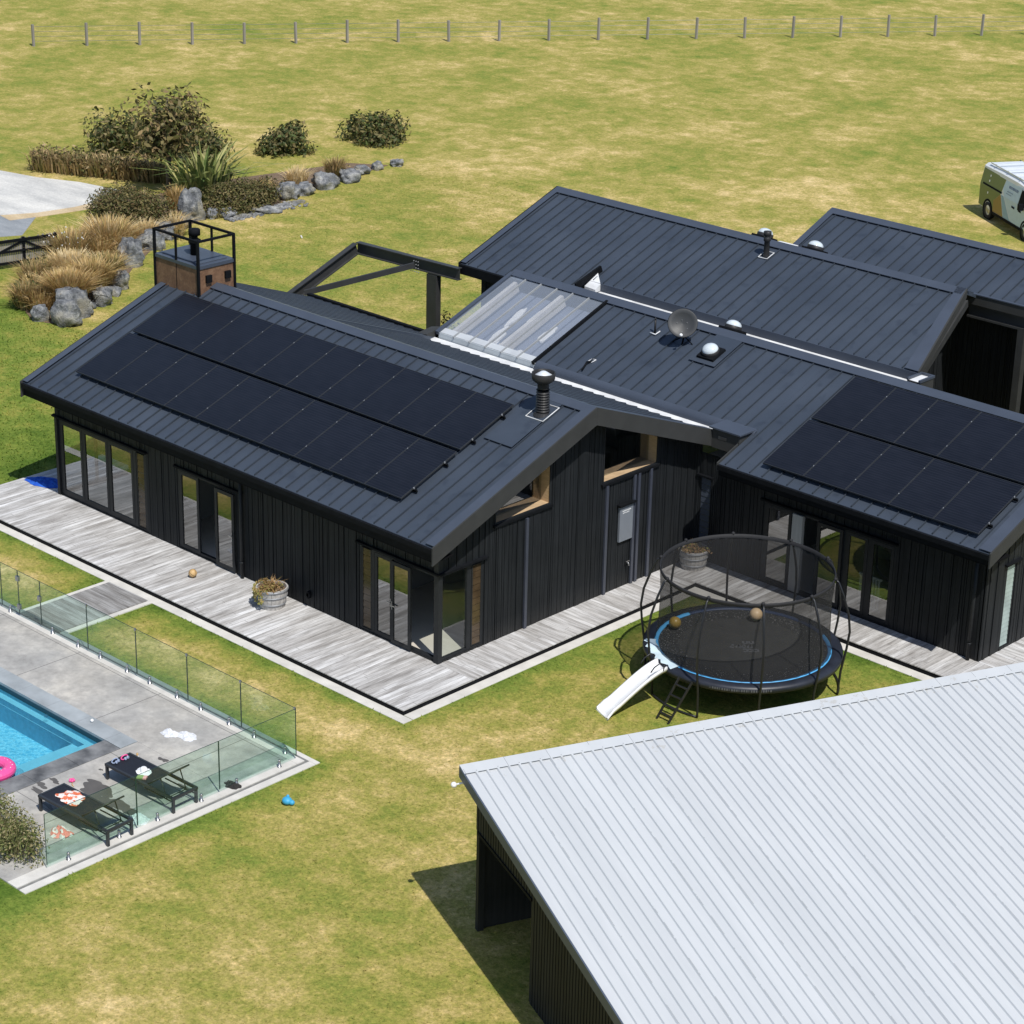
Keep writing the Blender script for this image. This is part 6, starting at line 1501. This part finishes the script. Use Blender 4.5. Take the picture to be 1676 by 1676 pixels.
for i in range(8): vtxt(1.55 + i * .105, 1.60, .07 if i % 3 else .085, .10)
for i in range(5): vtxt(1.50 + i * .10, 1.45, .06, .035)
for i in range(6): vtxt(1.42 + i * .08, 1.36, .05, .03)
q.build("lettering", M['van_text'], van)
q = MB()
for x, z in ((-.12, 1.68), (-.12, 1.48), (-.10, 1.02)): q.lathe([(0.001, 0), (.05, 0)], (x, -0.012 + max(0, (z - 1.22)) * .17, z), 10, axis=(0, -1, .15))
q.build("badge", M['white_plastic'], van)
for x in (0.0, 3.35):
    for y in (0.10, 1.84):
        w = MB(); w.lathe([(.20, -.10), (.32, -.11), (.345, -.06), (.345, .06), (.32, .11), (.20, .10)], (x, y, .345), 28, axis=(0, 1, 0)); wh = w.build("wheel", M['tyre'], van)
        w = MB(); w.lathe([(.001, .085), (.07, .09), (.10, .065), (.17, .075), (.205, .10), (.205, -.1)], (x, y, .345), 20, axis=(0, -1 if y < .5 else 1, 0)); w.build("rim", M['chrome'], wh)
for x in (0.0, 3.35):
    w = MB(); w.lathe([(.345, 0), (.43, 0), (.43, .02), (.345, .02)], (x, -0.012, .36), 24, axis=(0, 1, 0)); w.build("arch_trim", M['dark'], van)
m = MB()
for x in (0.0, 1.1, 2.2): m.bar((x, .18, 2.14), (x, 1.76, 2.14), .06, .04)
for y in (.22, 1.72): m.bar((-.5, y, 2.10), (2.6, y, 2.10), .04, .05)
m.build("roof_rack", M['galv'], van)
m = MB(); m.box(2.95, 3.1, -.22, -.02, 1.12, 1.36); m.build("mirror", M['dark'], van)
m = MB(); m.hexa([(2.92, .20, 1.93), (2.92, 1.74, 1.93), (3.72, 1.80, 1.27), (3.72, .14, 1.27), (2.94, .20, 1.95), (2.94, 1.74, 1.95), (3.74, 1.80, 1.29), (3.74, .14, 1.29)]); m.build("windscreen", M['dark'], van)
m = MB(); m.bar((-0.92, 1.90, 1.18), (-1.75, 2.05, 1.18), .05, 1.35); m.build("rear_door", M['olive'], van)
m = MB(); m.box(-.96, -.90, .25, 1.69, .36, .55); m.build("bumper", M['dark'], van)

# ------------------------------------------------------------------ paddock fence beyond the lawn
pfc = thing("paddock_fence", "long grey post-and-wire paddock fence across the grass far behind the house", "fence", (0, 0, G))
A_, B_ = Vector((-66, 36, 0)), Vector((-26, 90, 0)); nP = 26
for i in range(nP):
    p = A_.lerp(B_, i / (nP - 1)); m = MB(); m.bar(p + Vector((0, 0, -.1)), p + Vector((rp.uniform(-.03, .03), 0, 1.15 + rp.uniform(-.05, .05))), 0.11, 0.11, up=(1, 0, 0)); m.build("post", M['timber_grey'], pfc)
for h in (0.25, 0.5, 0.75, 1.0): m = MB(); m.tube([A_ + Vector((0, .06, h)), B_ + Vector((0, .06, h))], 0.008, 4); m.build("wire", M['hoop'], pfc)
# ------------------------------------------------------------------ planting beyond the upper lawn (continues the rock garden edge)
for i, (x, y, rr_) in enumerate(((-41.5, 27.0, 1.6), (-40.0, 30.5, 1.3), (-44.5, 25.0, 1.8), (-39.0, 34.5, 1.4))):
    bush("round_bush", ["broad olive bush across the drive, second from the left of four", "low olive bush across the drive, third from the left of four", "tall olive bush across the drive, leftmost of four", "olive bush across the drive, rightmost of four"][i], "bush", x, y, (rr_, rr_, rr_ * .9), 2200, 0.11, GRN + GRN2, "bushes across the drive", 10)
